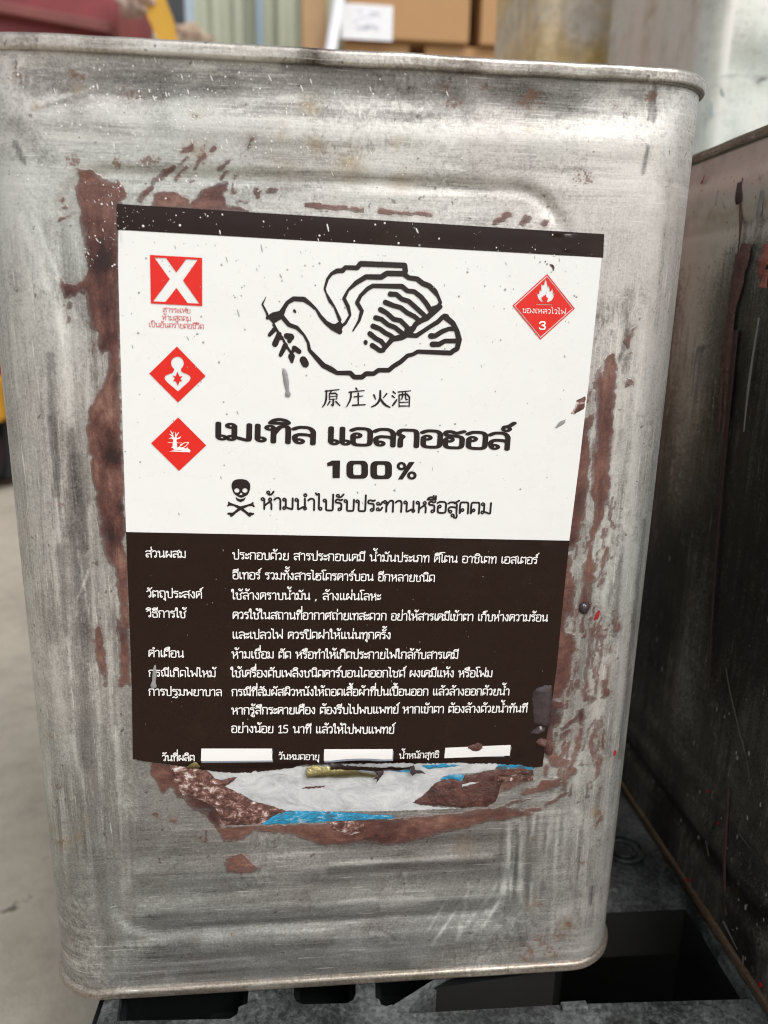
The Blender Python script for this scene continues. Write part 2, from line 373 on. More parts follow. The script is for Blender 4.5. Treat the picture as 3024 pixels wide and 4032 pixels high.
def perimeter(cols):
    """cols: arc-length samples around the rounded square starting at left end of the front face"""
    a = CW / 2 - CR; q = math.pi / 2 * CR; side = 2 * a
    out = []
    for s in cols:
        k = 0; t = s % (4 * (side + q))
        segs = [(-a, 0, 1, 0), (CW / 2, CR, 0, 1), (a, CW, -1, 0), (-CW / 2, CW - CR, 0, -1)]
        cen = [(a, CR, -math.pi / 2), (a, CW - CR, 0), (-a, CW - CR, math.pi / 2), (-a, CR, math.pi)]
        while t > side + q + 1e-12: t -= side + q; k += 1
        if t <= side:
            sx, sy, dx, dy = segs[k]; p = (sx + dx * t, sy + dy * t); nrm = (dy, -dx)
        else:
            th = cen[k][2] + (t - side) / CR; nrm = (math.cos(th), math.sin(th)); p = (cen[k][0] + nrm[0] * CR, cen[k][1] + nrm[1] * CR)
        out.append(p + nrm)
    return np.array(out)
A_ = CW / 2 - CR; Q_ = math.pi / 2 * CR; PER = 4 * (2 * A_ + Q_)
def can_body(name, mat, parent, step, reliefs, fieldfn):
    """reliefs: face index -> relief function; fieldfn(P, x_face, z) -> dict of per-vertex fields"""
    zs = np.unique(np.concatenate([np.arange(.003, CH - .0030, step), [.003, CH - .0030]]))
    cols = []
    per_face = 2 * A_ + Q_
    for k in range(4):
        st = step if k in reliefs else .02
        cols.append(np.arange(0, 2 * A_ + 1e-6, st) + k * per_face)
        cs = step * 1.4 if (k in reliefs or (k + 1) % 4 in reliefs) else .0035
        cols.append(np.arange(2 * A_ + .0004, per_face - .0004, cs) + k * per_face)
    cols = np.unique(np.concatenate(cols).round(6)); keep = [cols[0]]
    for c in cols[1:]:
        if c - keep[-1] > step * .4: keep.append(c)
    cols = np.array(keep); P4 = perimeter(cols); nc, nz = len(cols), len(zs)
    X = np.repeat(P4[:, 0][:, None], nz, 1); Y = np.repeat(P4[:, 1][:, None], nz, 1); Z = np.repeat(zs[None, :], nc, 0)
    NX = P4[:, 2][:, None]; NY = P4[:, 3][:, None]
    D = np.zeros((nc, nz))
    for k, fn in reliefs.items():
        xc = (cols - k * per_face); xc = np.where(xc > PER / 2, xc - PER, xc) - A_   # across the face, 0 at its middle
        m = np.abs(xc) < A_ + Q_ * .8
        fade = sstep(np.abs(xc), A_ + Q_ * .8, A_ + Q_ * .3)
        D[m] += fn(np.repeat(xc[m][:, None], nz, 1), Z[m]) * fade[m][:, None]
    X = X + NX * D; Y = Y + NY * D
    V = np.stack([X, Y, Z], -1).reshape(-1, 3)
    i = np.arange(nc)[:, None]; j = np.arange(nz - 1)[None, :]; i2 = (i + 1) % nc
    F = np.stack([i * nz + j, i2 * nz + j, i2 * nz + j + 1, i * nz + j + 1], -1).reshape(-1, 4)
    me = bpy.data.meshes.new(name); me.vertices.add(len(V)); me.vertices.foreach_set('co', V.ravel().astype(np.float32))
    me.loops.add(F.size); me.loops.foreach_set('vertex_index', F.ravel().astype(np.int32))
    me.polygons.add(len(F)); me.polygons.foreach_set('loop_start', np.arange(0, F.size, 4, dtype=np.int32)); 
    me.update(calc_edges=True); me.polygons.foreach_set('use_smooth', np.ones(len(F), bool)); me.materials.append(mat); me.validate()
    colr = np.repeat(cols[:, None], nz, 1).ravel()
    for k, v in fieldfn(V, colr).items():
        a = me.attributes.new(k, 'FLOAT', 'POINT'); a.data.foreach_set('value', np.asarray(v, np.float32))
    return link(bpy.data.objects.new(name, me), parent)
def sweep(name, prof, mat, parent, grow=0.0, fields=None, inner=0.0, n_arc=14):
    """profile (outwards, z) swept round the rounded square"""
    cols = []
    pf = 2 * A_ + Q_
    for k in range(4):
        cols += list(np.linspace(0, 2 * A_, 60) + k * pf) + list(np.linspace(2 * A_, pf, n_arc + 2)[1:-1] + k * pf)
    P4 = perimeter(np.array(cols)); V = []; F = []; n = len(cols); m = len(prof)
    for i, (x, y, nx, ny) in enumerate(P4):
        wob = .00018 * vnoise(np.array([x + y]), np.array([x - y]), 60, 60, 9)[0]
        for (o, z) in prof: V.append((x + nx * (o + wob), y + ny * (o + wob), z + wob))
    for i in range(n):
        for j in range(m - 1):
            i2 = (i + 1) % n; F.append((i * m + j, i2 * m + j, i2 * m + j + 1, i * m + j + 1))
    o = mesh(name, V, F, mat, parent, True)
    for k, v in (fields or {}).items():
        a = o.data.attributes.new(k, 'FLOAT', 'POINT'); a.data.foreach_set('value', np.full(len(V), v, np.float32))
    return o
def lid(name, z, mat, parent):
    P4 = perimeter(np.linspace(0, PER, 96, endpoint=False))
    V = [(x - nx * .001, y - ny * .001, z) for x, y, nx, ny in P4] + [(x - nx * .012, y - ny * .012, z - .0008) for x, y, nx, ny in P4]
    n = 96; F = [(i, (i + 1) % n, n + (i + 1) % n, n + i) for i in range(n)] + [tuple(range(n, 2 * n))]
    return mesh(name, V, F, mat, parent, False)
def arc(cx, cz, r, a0, a1, n): return [(cx + r * math.cos(math.radians(a0 + (a1 - a0) * i / n)), cz + r * math.sin(math.radians(a0 + (a1 - a0) * i / n))) for i in range(n + 1)]
T = CH + .0004
RIM = [(-.0009, T - .0040), (.0002, T - .0046)] + arc(.0004, T - .0034, .0013, -75, 0, 4) + arc(.0001, T - .0016, .0016, 0, 95, 8) + arc(-.0010, T - .0015, .0014, 95, 180, 4) + [(-.0024, T - .0075)]
FOOT = [(-.0006, .0050), (.0003, .0046)] + arc(.0001, .0030, .0016, 60, 0, 4) + arc(.0001, .0016, .0016, 0, -90, 5) + [(-.0020, .0000), (-.0026, .0030)]
RF = dict(vert=0.0, tone=0.0, rust=.1, warm=0.0, paint=-6.0, ptone=0.0)

def zero_fields(n):
    return {k: np.zeros(n) for k in ('tone', 'vert', 'rust', 'warm', 'ptone')} | {'paint': np.full(n, -6.0)}

# --- marks and painted shading of the main can, in survey coordinates
G = []   # tone strokes, smudges and painted relief shading: ax ay bx by radius amount
def S(txt, ox=0, oy=0, k=1.0):
    for ln in txt.strip().splitlines():
        v = [float(t) for t in ln.split()]
        G.append((ox + k * v[0], oy + k * v[1], ox + k * v[2], oy + k * v[3], v[4] * k if k != 1 else v[4], v[5]))
S('''
150 300 2300 350 70 -.75
120 320 620 340 55 -1.0
420 330 900 345 38 -1.0
560 375 900 335 10 -1.3
620 385 860 352 6 -1.0
200 290 300 420 40 -.8
900 300 1500 285 60 -.55
1120 250 1460 262 22 -.9
1450 330 1760 350 50 -.5
1760 360 1840 420 34 -1.0
1960 370 2240 400 40 -1.1
2060 350 2180 410 24 -1.0
2300 330 2560 360 45 -.35
2250 420 2500 440 30 -.4
900 430 1700 465 20 -.6
1500 450 2400 470 14 -.45
2580 340 2572 480 8 -2.2
2566 380 2552 470 7 -2.0
2552 580 2530 680 8 -2.4
2620 330 2660 350 20 -1.4
700 480 1300 500 22 .75
1100 520 2350 535 20 .7
430 410 560 500 30 .7
1700 560 2400 600 36 .5
2350 500 2600 800 60 .35
250 560 900 640 50 .25
1250 330 1400 420 22 .25
60 480 200 640 30 -.6
60 560 95 640 8 -1.9
80 850 250 1300 12 1.0
130 850 300 1250 9 .9
200 900 330 1250 46 -.65
30 700 120 1300 22 .5
90 1300 160 2300 30 .35
255 1250 265 1900 26 .55
200 1400 225 1950 14 -1.2
205 1650 230 1880 12 -1.5
290 1200 330 1750 26 .15
280 1700 290 2100 18 -1.5
295 1800 330 2150 18 -1.7
300 2100 340 2500 24 -1.3
330 2450 345 3000 26 -1.2
230 2150 260 2500 12 -1.3
210 2550 260 3000 20 .6
120 2300 210 3400 26 .45
350 2000 372 2500 8 .9
300 2100 350 2450 4 1.6
310 2350 345 2250 4 1.4
280 2900 330 3100 10 .8
190 3000 250 3650 22 .25
350 3200 520 3300 60 -.35
380 3350 430 3750 20 -.9
560 3300 900 3450 70 -.35
640 3330 560 3420 16 .3
480 3050 520 3700 36 .3
600 3600 1200 3520 18 -.9
560 3480 1250 3455 12 -.5
620 3750 760 3720 36 -1.2
760 3740 1300 3705 18 -.8
1100 3630 1500 3610 12 -.6
600 3700 1300 3660 10 .4
600 3590 1700 3540 12 .8
600 3480 1500 3395 9 .6
1300 3400 1930 3372 9 .85
1300 3430 1900 3405 14 -.8
1380 3650 1950 3610 12 -.8
1500 3560 2000 3520 10 .75
1300 3730 1980 3690 14 .45
700 3840 1600 3800 12 -.8
1600 3330 1900 3300 30 -.5
1340 3320 1600 3330 26 -.9
1800 3700 1850 3480 8 .7
1900 3650 1990 3480 8 .7
2000 3250 2010 3500 6 .9
2050 3230 2050 3550 7 .9
2100 3200 2090 3560 6 .7
2080 3200 2070 3500 5 -1.0
2035 3250 2030 3480 5 -1.0
2150 3250 2140 3500 6 -.8
1920 3560 2080 3580 40 .3
2210 3600 2340 3560 30 .6
2335 3490 2328 3560 5 -2.4
2040 3640 2060 3720 9 -1.3
2250 3000 2300 3500 28 .35
2440 1300 2330 2900 24 .75
2540 1200 2440 2600 14 .7
2600 700 2560 1400 30 .35
2640 700 2580 1300 9 -.6
2480 1150 2460 1450 20 -.8
2470 1300 2440 1420 7 -1.6
2420 1200 2300 1300 30 -.4
2350 1500 2300 1900 18 -.4
2450 1700 2350 2000 9 -.7
2400 1600 2330 1900 8 .9
2330 2300 2280 2700 14 -.7
2380 2200 2330 2600 8 -.9
2450 2100 2420 2500 7 -.8
2500 2150 2420 2950 11 .8
2540 2050 2440 2980 7 -1.0
2660 380 2640 640 16 .9
2280 850 2330 1000 20 .3
''')
_r = random.Random(12)
for _ in range(46):
    x = _r.uniform(1980, 2330); y = _r.uniform(3180, 3350); L_ = _r.uniform(120, 330); G.append((x, y, x - L_ * .08, y + L_, _r.uniform(5, 8), _r.choice((-.55, .5)) * _r.uniform(.5, 1.2)))
for _ in range(40):
    y = _r.uniform(1150, 3500); x = 60 + (y - 1150) * .07 + _r.uniform(20, 330); L_ = _r.uniform(150, 520); G.append((x, y, x + L_ * .05, y + L_, _r.uniform(5, 9), _r.choice((-.5, .55)) * _r.uniform(.4, 1.2)))
for _ in range(44):
    y = _r.uniform(1100, 3000); x = 2640 - (y - 1000) * .115 - _r.uniform(10, 300); L_ = _r.uniform(120, 450); G.append((x, y, x - L_ * _r.uniform(.08, .3), y + L_, _r.uniform(5, 9), _r.choice((-.5, .5)) * _r.uniform(.4, 1.1)))
for _ in range(30):
    x = _r.uniform(1730, 2020); y = _r.uniform(3450, 3650); G.append((x, y, x - 70, y + 110, 5, _r.choice((-.4, .5)) * _r.uniform(.4, 1)))
for _ in range(40):
    x = _r.uniform(200, 2300); y = _r.uniform(430, 760); L_ = _r.uniform(150, 600); G.append((x, y, x + L_, y + L_ * .05 + _r.uniform(-12, 12), _r.uniform(5, 9), _r.choice((-.45, .5)) * _r.uniform(.3, 1)))
for _ in range(40):
    x = _r.uniform(560, 1700); y = _r.uniform(3430, 3860); L_ = _r.uniform(150, 500); G.append((x, y, x + L_, y - L_ * .06, _r.uniform(5, 10), _r.choice((-.5, .45)) * _r.uniform(.4, 1.1)))
for _ in range(26):
    x = _r.uniform(80, 1100); y = _r.uniform(250, 460); L_ = _r.uniform(40, 240); G.append((x, y, x + L_, y - L_ * _r.uniform(-.1, .28), _r.uniform(4, 7), _r.choice((-.9, .9)) * _r.uniform(.4, 1)))
for _ in range(22):
    x = _r.uniform(1500, 2600); y = _r.uniform(300, 480); L_ = _r.uniform(20, 110); G.append((x, y, x + L_, y + _r.uniform(-8, 8), _r.uniform(6, 16), -_r.uniform(.3, .9)))
WARM = [(770, 460, 30), (1100, 470, 40), (1110, 530, 30), (1120, 650, 45), (1110, 520, 25), (2090, 500, 34), (2095, 440, 22), (1250, 560, 40), (1560, 560, 50), (1570, 680, 60), (1400, 640, 70),
        (780, 590, 40), (2580, 600, 16), (145, 420, 16), (300, 350, 24), (330, 3230, 18), (250, 3320, 22), (310, 3290, 16), (1830, 3330, 34), (2100, 3560, 26), (2230, 3640, 26), (1220, 420, 40), (160, 3650, 14),
        (2345, 3200, 20), (2350, 2900, 20), (210, 3260, 18), (190, 2900, 14)]
RUST = [(1300, 620, 200), (1900, 620, 160), (1000, 560, 160), (1750, 350, 40), (1900, 340, 40), (2300, 700, 60), (500, 380, 60), (2200, 3690, 50), (1800, 400, 55), (2100, 380, 60), (2060, 420, 60), (2560, 380, 40), (2410, 420, 40), (1500, 560, 150), (1650, 640, 170), (1100, 700, 160), (770, 460, 26), (280, 640, 60), (470, 640, 40), (600, 640, 60),
        (1110, 520, 25), (2130, 3700, 60), (2170, 3740, 60), (2240, 3640, 22), (2080, 3760, 70), (2120, 3560, 26), (2360, 3200, 22), (2350, 3260, 20), (240, 3320, 24), (250, 3250, 26), (310, 3290, 20), (290, 3700, 22),
        (920, 3680, 20), (2470, 1510, 26), (2480, 1390, 16), (2240, 2350, 24), (2430, 2600, 20), (2390, 2740, 34), (2380, 2900, 34), (2360, 3000, 34), (2340, 3030, 22), (60, 300, 60), (300, 300, 60), (250, 3090, 20),
        (230, 3100, 22), (2100, 3300, 22), (1340, 3320, 26), (240, 1990, 18), (2300, 3400, 30)]
Z1 = (100, 500, .5425); Z2 = (100, 1200, .678); Z3 = (1900, 1300, .5423); Z4 = (1900, 2400, .4972); Z5 = (500, 2900, .5425); Z6 = (1300, 2850, .6028)
def zp(t, z): return pts(t, z[0], z[1], z[2])
PAINT = [
 zp('370 300 500 320 560 370 640 400 690 385 700 420 725 440 742 510 700 545 680 600 680 760 690 1475 480 1475 455 1330 435 1210 400 1195 360 1225 290 1240 270 1190 255 1100 300 1140 370 1140 420 1100 450 1040 440 930 428 830 400 720 390 560 372 500 362 430 395 360', Z1),
 zp('820 545 812 520 850 470 900 430 930 370 990 320 1060 270 1100 265 1085 310 1020 360 950 400 935 450 880 500 840 552', Z1),
 zp('930 560 930 500 980 470 1050 470 1100 480 1180 520 1200 590 900 590', Z1),
 zp('1190 560 1260 480 1350 430 1400 400 1480 385 1470 460 1440 500 1460 560 1620 590 1640 620 1200 600', Z1),
 zp('1120 190 1150 155 1200 130 1225 105 1240 150 1210 175 1160 185', Z1),
 zp('1390 310 1400 280 1450 245 1500 230 1480 260 1440 295 1400 320', Z1),
 zp('240 520 265 495 290 520 275 555', Z1), zp('240 585 290 560 310 585 260 600', Z1), zp('235 680 240 650 350 625 300 650 250 690', Z1), zp('300 1290 320 1255 355 1265 345 1310 310 1320', Z1),
 zp('360 -20 385 60 365 110 400 125 430 160 425 260 445 282 478 270 480 300 470 400 440 480 405 560 362 620 357 720 362 820 385 900 390 1000 405 1100 415 1200 425 1290 445 1400 480 1500 520 1530 560 1400 580 1300 560 800 550 300 540 -20', Z2),
 zp('545 1300 600 1500 606 2000 580 1960 556 1850 540 1700 520 1560 500 1450', Z2),
 zp('395 1880 430 1860 455 1960 470 2080 485 2212 460 2212 440 2120 412 2060 400 1960', Z2),
 zp('610 2000 612 2212 590 2212 545 2212 550 2060 520 1800 560 1850', Z2),
 zp('380 130 395 220 400 300 390 290 382 200', Z2), zp('385 470 398 400 400 395 392 470', Z2), zp('240 60 265 70 262 110 240 110', Z2),
 zp('890 230 900 190 940 165 970 180 975 280 960 490 950 600 945 760 940 900 920 960 925 1100 915 1200 890 1280 870 1370 840 1420 830 1480 800 1540 800 1690 820 1700 815 1790 800 1850 795 1960 765 2050 735 2065 700 2040 700 1980 720 1850 725 1700 750 1680 765 1580 750 1550 775 1520 780 1440 820 1380 815 1260 790 1200 790 1050 800 900 820 760 830 620 820 500 825 440 800 420 800 380 820 360 830 290 855 250 870 330 885 270', Z3),
 zp('700 700 745 640 790 625 780 700 760 740 768 800 778 850 785 940 760 1050 770 1100 762 1200 735 1290 720 1400 700 1490 680 1560 650 1600 600 1610 560 1300', Z3),
 zp('560 1600 640 1620 655 1680 640 1740 650 1800 680 1870 662 1950 655 2060 600 2080 605 2212 500 2212', Z3),
 zp('560 -50 720 -40 720 30 670 60 655 120 655 180 735 200 745 260 735 320 700 420 700 520 660 640 600 700 575 720 640 730 640 800 620 900 560 940 560 1060 600 1160 680 1180 690 1220 600 1250 540 1240 520 1180 480 1100 480 600', Z4),
 zp('690 1290 660 1320 740 1310 755 1270 730 1240', Z4), zp('760 1240 790 1170 800 1220 840 1230 790 1250', Z4),
 zp('400 1440 440 1380 460 1340 540 1350 600 1320 650 1330 600 1390 520 1430 460 1450', Z4), zp('170 1400 220 1350 280 1380 240 1420 150 1450', Z4),
 zp('780 660 900 680 910 720 860 740 780 700', Z4), zp('740 800 810 780 820 860 780 920 740 850', Z4), zp('945 560 995 560 1000 690 945 680', Z4),
 zp('900 1200 940 1200 930 1300 880 1360 890 1270', Z4), zp('920 1630 960 1610 950 1680 920 1720 900 1690', Z4),
 zp('1060 1450 1160 1480 1180 1500 1120 1500 0 1560 0 1480', (1900, 2400, .0001)),
 zp('180 185 300 200 600 250 640 420 680 560 690 655 1659 620 1659 790 1400 790 1300 740 1150 700 930 690 860 720 800 760 700 760 690 700 620 640 570 560 480 530 430 470 350 440 330 360 260 420 200 330 170 260', Z5),
 zp('715 870 830 850 900 900 960 960 900 990 800 985 730 975 715 930', Z5), zp('565 670 580 670 575 780 560 780', Z5), zp('190 545 240 570 230 590 190 580', Z5), zp('320 585 370 590 350 620 320 610', Z5),
 zp('0 610 420 620 650 600 900 570 1080 545 1240 490 1330 480 1150 540 1330 580 1300 600 1100 625 900 672 760 708 640 742 480 776 350 792 200 780 0 785', Z6),
 zp('1110 330 1330 330 1300 380 1230 400 1180 390 1110 460', Z6),
]
CAPS = [zp('1280 160 1300 125', Z1) + [4, 3], zp('1345 170 1370 150', Z1) + [6, 7], zp('1230 305 1300 195', Z1) + [5, 9], zp('1120 265 1185 215', Z1) + [4, 5], zp('1095 385 1175 275', Z1) + [7, 3], zp('1425 365 1475 310', Z1) + [8, 4],
        zp('1500 480 1530 350', Z1) + [2, 5], zp('1505 480 1525 470', Z1) + [5, 4], zp('1290 265 1305 250', Z1) + [3, 3], zp('1540 545 1610 545', Z1) + [5, 3], zp('1200 400 1230 390', Z1) + [3, 3],
        zp('1060 750 1085 745', (0, 0, 1)) + [10, 8], [(1015, 775), (1010, 742), 8, 5], [(975, 580), (1000, 540), 4, 6], [(1950, 872), (2000, 845), 9, 16], [(2060, 880), (2075, 858), 12, 16], [(2140, 885), (2148, 873), 11, 9], [(1500, 832), (1700, 845), 10, 7], [(1150, 800), (1480, 835), 9, 10],
        [(2330, 2960), (2370, 2820), 6, 4], [(2325, 2430), (2315, 2600), 5, 8], [(2360, 2440), (2350, 2560), 3, 6], [(2330, 2480), (2300, 2750), 9, 10], [(2372, 2500), (2345, 2740), 4, 6], [(2215, 2870), (2275, 2825), 8, 10],
        [(2290, 2870), (2260, 2980), 10, 12], [(2265, 2970), (2245, 3030), 13, 10], [(2250, 3030), (2265, 3045), 10, 7], [(2215, 2900), (2240, 2880), 14, 8], [(2345, 2830), (2315, 2880), 6, 5], [(2240, 2930), (2200, 2990), 7, 9],
        [(2345, 2870), (2320, 2940), 6, 3], [(2335, 2080), (2350, 2020), 6, 9], [(2400, 1990), (2410, 2070), 5, 8], [(2375, 2110), (2385, 2080), 9, 7], [(2310, 2150), (2300, 2170), 8, 6], [(2395, 2160), (2370, 2230), 10, 6],
        [(2060, 3120), (2200, 3090), 8, 9], [(2150, 3170), (2230, 3120), 8, 5], [(2500, 1290), (2470, 1345), 5, 10], [(1960, 3220), (2130, 3180), 12, 6],
        [(2465, 1340), (2470, 1360), 9, 6], [(118, 3180), (140, 3210), 6, 8], [(2478, 1505), (2462, 1520), 14, 8]]
for _ in range(85):
    y = _r.uniform(2380, 3100); x = 2235 - (y - 2130) * .105 + 225 * _r.random() ** 1.1 + 8; L_ = _r.uniform(12, 75); CAPS.append([(x, y), (x - L_ * .12, y + L_), _r.uniform(2, 6), _r.uniform(3, 8)])
for _ in range(34):
    y = _r.uniform(1500, 2300); x = 2235 - (y - 2130) * .11 + _r.uniform(10, 75); L_ = _r.uniform(10, 45); CAPS.append([(x, y), (x - L_ * .12, y + L_), _r.uniform(2, 5), _r.uniform(3, 6)])
for _ in range(26):
    y = _r.uniform(1950, 2300); x = 2400 - (y - 1950) * .15 + _r.uniform(-40, 50); L_ = _r.uniform(8, 30); CAPS.append([(x, y), (x - L_ * .2, y + L_), _r.uniform(2, 5), _r.uniform(2, 5)])
PT = [(400, 1000, 60, -.9), (395, 1040, 40, -1), (440, 1330, 30, -.9), (400, 1380, 26, -.7), (485, 1500, 26, -1.1), (490, 2000, 22, -1.1), (500, 2500, 20, -.9), (430, 1700, 30, -1.1), (440, 1800, 36, -1.3), (450, 2100, 30, -1.0),
      (2300, 2370, 40, -.5), (2250, 2130, 20, -.7), (2420, 2000, 20, .4), (2290, 1850, 60, .5), (2380, 1420, 50, .1), (1300, 3280, 120, .1), (700, 3100, 80, -.5), (820, 3160, 60, -.7), (1500, 3300, 120, -.5), (260, 1160, 26, -.7),
      (2200, 2850, 40, -.7), (2290, 2800, 40, -.8), (300, 820, 60, .1), (1700, 3280, 60, .2), (830, 3250, 40, -.9), (900, 3420, 40, .1)]
def main_fields(V, colr):
    px, py = survey(V); n = len(V); f = zero_fields(n)
    fr = (V[:, 1] < CR * 1.02)
    tone = np.zeros(n); 
    wx = px + 3 * vnoise(px, py, .02, .02, 21) ; wy = py + 4 * vnoise(px, py, .008, .03, 22)
    for ax, ay, bx, by, r, a in G:
        m = fr & (px > min(ax, bx) - 3 * r - 20) & (px < max(ax, bx) + 3 * r + 20) & (py > min(ay, by) - 3 * r - 20) & (py < max(ay, by) + 3 * r + 20)
        d = np.maximum(-sd_cap(wx[m], wy[m], (ax, ay), (bx, by), r * .35), 0)
        tone[m] += a * .62 * np.exp(-(d / (r * .8)) ** 2)
    tone += .30 * sstep(py, 2500, 600) - .42 * sstep(py, 2600, 3300) * sstep(px, 2350, 1900) + .18 * sstep(px, 2250, 2330) * sstep(py, 3500, 1200)  # painted light: upper wall brighter, foot darker as if reflecting the ground
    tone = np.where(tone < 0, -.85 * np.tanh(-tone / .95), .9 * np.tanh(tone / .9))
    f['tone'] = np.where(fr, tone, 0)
    left = sstep(px, 600, 420) * sstep(py, 650, 1000) * sstep(py, 3500, 3250); right = sstep(px, 2150, 2320) * sstep(py, 700, 1100) * sstep(py, 3750, 3550)
    f['vert'] = np.clip(left + right + (~fr), 0, 1)
    for L, k, am in ((WARM, 'warm', 1.0), (RUST, 'rust', 1.0)):
        t = np.zeros(n)
        for x, y, r in L: t = np.maximum(t, am * np.exp(-((px - x) ** 2 + (py - y) ** 2) / (r * 1.1) ** 2) * (.55 if r > 100 else 1))
        f[k] = np.where(fr, t, .05)
    # rust along the foot and under the rim
    f['rust'] = np.maximum(f['rust'], .55 * np.exp(-((V[:, 2] - .004) / .0022) ** 2) * sstep(vnoise(px, py, .01, .0, 4), -.6, .6))
    p = np.full(n, -40.0)
    jx = px + 5 * vnoise(px, py, .05, .05, 31) + 2.5 * vnoise(px, py, .14, .14, 33); jy = py + 5 * vnoise(px, py, .05, .05, 32) + 2.5 * vnoise(px, py, .14, .14, 34)
    for poly in PAINT:
        a = np.array(poly); m = fr & (px > a[:, 0].min() - 40) & (px < a[:, 0].max() + 40) & (py > a[:, 1].min() - 40) & (py < a[:, 1].max() + 40)
        if m.any(): p[m] = np.maximum(p[m], sd_poly(jx[m], jy[m], poly))
    for c in CAPS:
        a, b, ra, rb = c; m = fr & (np.abs(px - (a[0] + b[0]) / 2) < 120) & (np.abs(py - (a[1] + b[1]) / 2) < 160)
        p[m] = np.maximum(p[m], sd_cap(jx[m], jy[m], a, b, ra, rb))
    f['paint'] = np.clip(p * .10, -6, 6)
    t = np.zeros(n)
    for x, y, r, a in PT: t += a * .45 * np.exp(-((px - x) ** 2 + (py - y) ** 2) / (r * 1.2) ** 2)
    f['ptone'] = t
    return f

can = empty('tin_can', (0, 0, 0))
tag(can, 'battered square tin carrying the white and dark brown Thai label', 'tin can', 'square tin cans')
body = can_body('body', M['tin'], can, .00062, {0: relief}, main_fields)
rim = sweep('top_rim', RIM, M['tin_rim'], can, fields=RF)
rp = np.array([v.co[:] for v in rim.data.vertices]); px_, py_ = survey(rp); tn = np.zeros(len(rp))
for x, r, a in ((1230, 55, -2.4), (100, 50, -1.0), (620, 90, .5), (1750, 120, -.8), (1850, 40, -1.2), (2400, 50, -1.0), (2550, 70, -.6), (2150, 100, -.4), (900, 120, .3), (380, 60, -.4)): tn += a * np.exp(-((px_ - x) / r) ** 2)
rim.data.attributes['tone'].data.foreach_set('value', (tn * .6 * (rp[:, 1] < .03)).astype(np.float32))
lid('lid', CH - .0072, M['tin_rim'], can)
ft = sweep('foot_seam', FOOT, M['tin_foot'], can, fields=dict(RF, rust=.35))
lid('base', .0030, M['tin_foot'], can)

# ------------------------------------------------------------------ the label and its print
OFF = .00022
def surf(P2, off):
    P2 = np.asarray(P2, float)
    y = -relief(P2[:, 0], P2[:, 1]) - off - buckle(P2[:, 0], P2[:, 1])
    return [(float(a), float(b), float(c)) for a, b, c in zip(P2[:, 0], y, P2[:, 1])]
def buckle(x, z):
    b = .0005 * sstep(z, .130, .110) * np.exp(-((x + .005) / .05) ** 2) + .0001 * sstep(z, .14, .115) * (1 + np.sin(x * 70 + 1.2))
    return b * (z > .104) + 0 * x
def tofront(P): return [face(*p) for p in P]
def sheet(name, outer_px, mat, parent, off, holes=(), dens=0.0, label=None):
    o = [tofront(p) for p in outer_px]; h = [tofront(p) for p in holes]; st = []
    if dens:
        A = np.array([q for p in o for q in p]); gx = np.arange(A[:, 0].min(), A[:, 0].max(), dens); gz = np.arange(A[:, 1].min(), A[:, 1].max(), dens)
        GX, GZ = np.meshgrid(gx, gz); GX = GX.ravel(); GZ = GZ.ravel(); ins = np.zeros(GX.shape, bool)
        for p in o: ins |= sd_poly(GX, GZ, p) > dens * .3
        for p in h: ins &= ~(sd_poly(GX, GZ, p) > -dens * .3)
        st = list(zip(GX[ins].tolist(), GZ[ins].tolist()))
    vs, fs = tri2d(o, h, st)
    ob = mesh(name, surf(vs, off), fs, mat, parent, True)
    if label: ob['label'] = label
    return ob
def subdiv(P, n=8, jit=0.0, seed=1):
    r = random.Random(seed); Q = []
    for i in range(len(P)):
        a, b = P[i], P[(i + 1) % len(P)]; L = math.hypot(b[0] - a[0], b[1] - a[1]); k = max(1, int(L / n))
        for j in range(k):
            t = j / k; Q.append((a[0] + (b[0] - a[0]) * t + r.uniform(-jit, jit) * (j > 0), a[1] + (b[1] - a[1]) * t + r.uniform(-jit, jit) * (j > 0)))
    return Q

TL, TR = (458, 802), (2378, 922)
BTL, BTR = (460, 905), (2374, 1015)
ML, MR = (497, 2094), (2241, 2128)
bot = zp('45 160 180 185 300 200 430 217 520 237 600 250 700 262 800 268 900 266 935 250 950 262 1050 247 1170 236 1290 206 1330 195', Z5)
bot2 = zp('250 262 520 256 535 262 555 264 700 262 830 259 920 262 1050 262 1150 272 1325 281 1385 275', Z6)
outline = [TL, TR, (2318, 1500), (2283, 1800), MR, (2215, 2380), (2191, 2629), (2170, 2780), (2150, 2911)] + bot2[::-1] + bot[::-1] + [(519, 2700), (509, 2400), ML, (484, 1700), (471, 1250)]
def jagged(P, i0, i1, jit, n, seed):
    seg = P[i0:i1 + 1]; r = random.Random(seed); Q = []
    for i in range(len(seg) - 1):
        a, b = seg[i], seg[i + 1]; k = max(1, int(math.hypot(b[0] - a[0], b[1] - a[1]) / n))
        for j in range(k):
            t = j / k; Q.append((a[0] + (b[0] - a[0]) * t, a[1] + (b[1] - a[1]) * t + r.uniform(-jit, jit)))
    return P[:i0] + Q + P[i1:]
outline = jagged(outline, 9, 8 + len(bot2) + len(bot), 2.2, 7, 5)
label = sheet('label', [outline], M['white_print'], can, OFF, dens=.0014, label='white and dark brown glossy label, torn along its bottom edge')
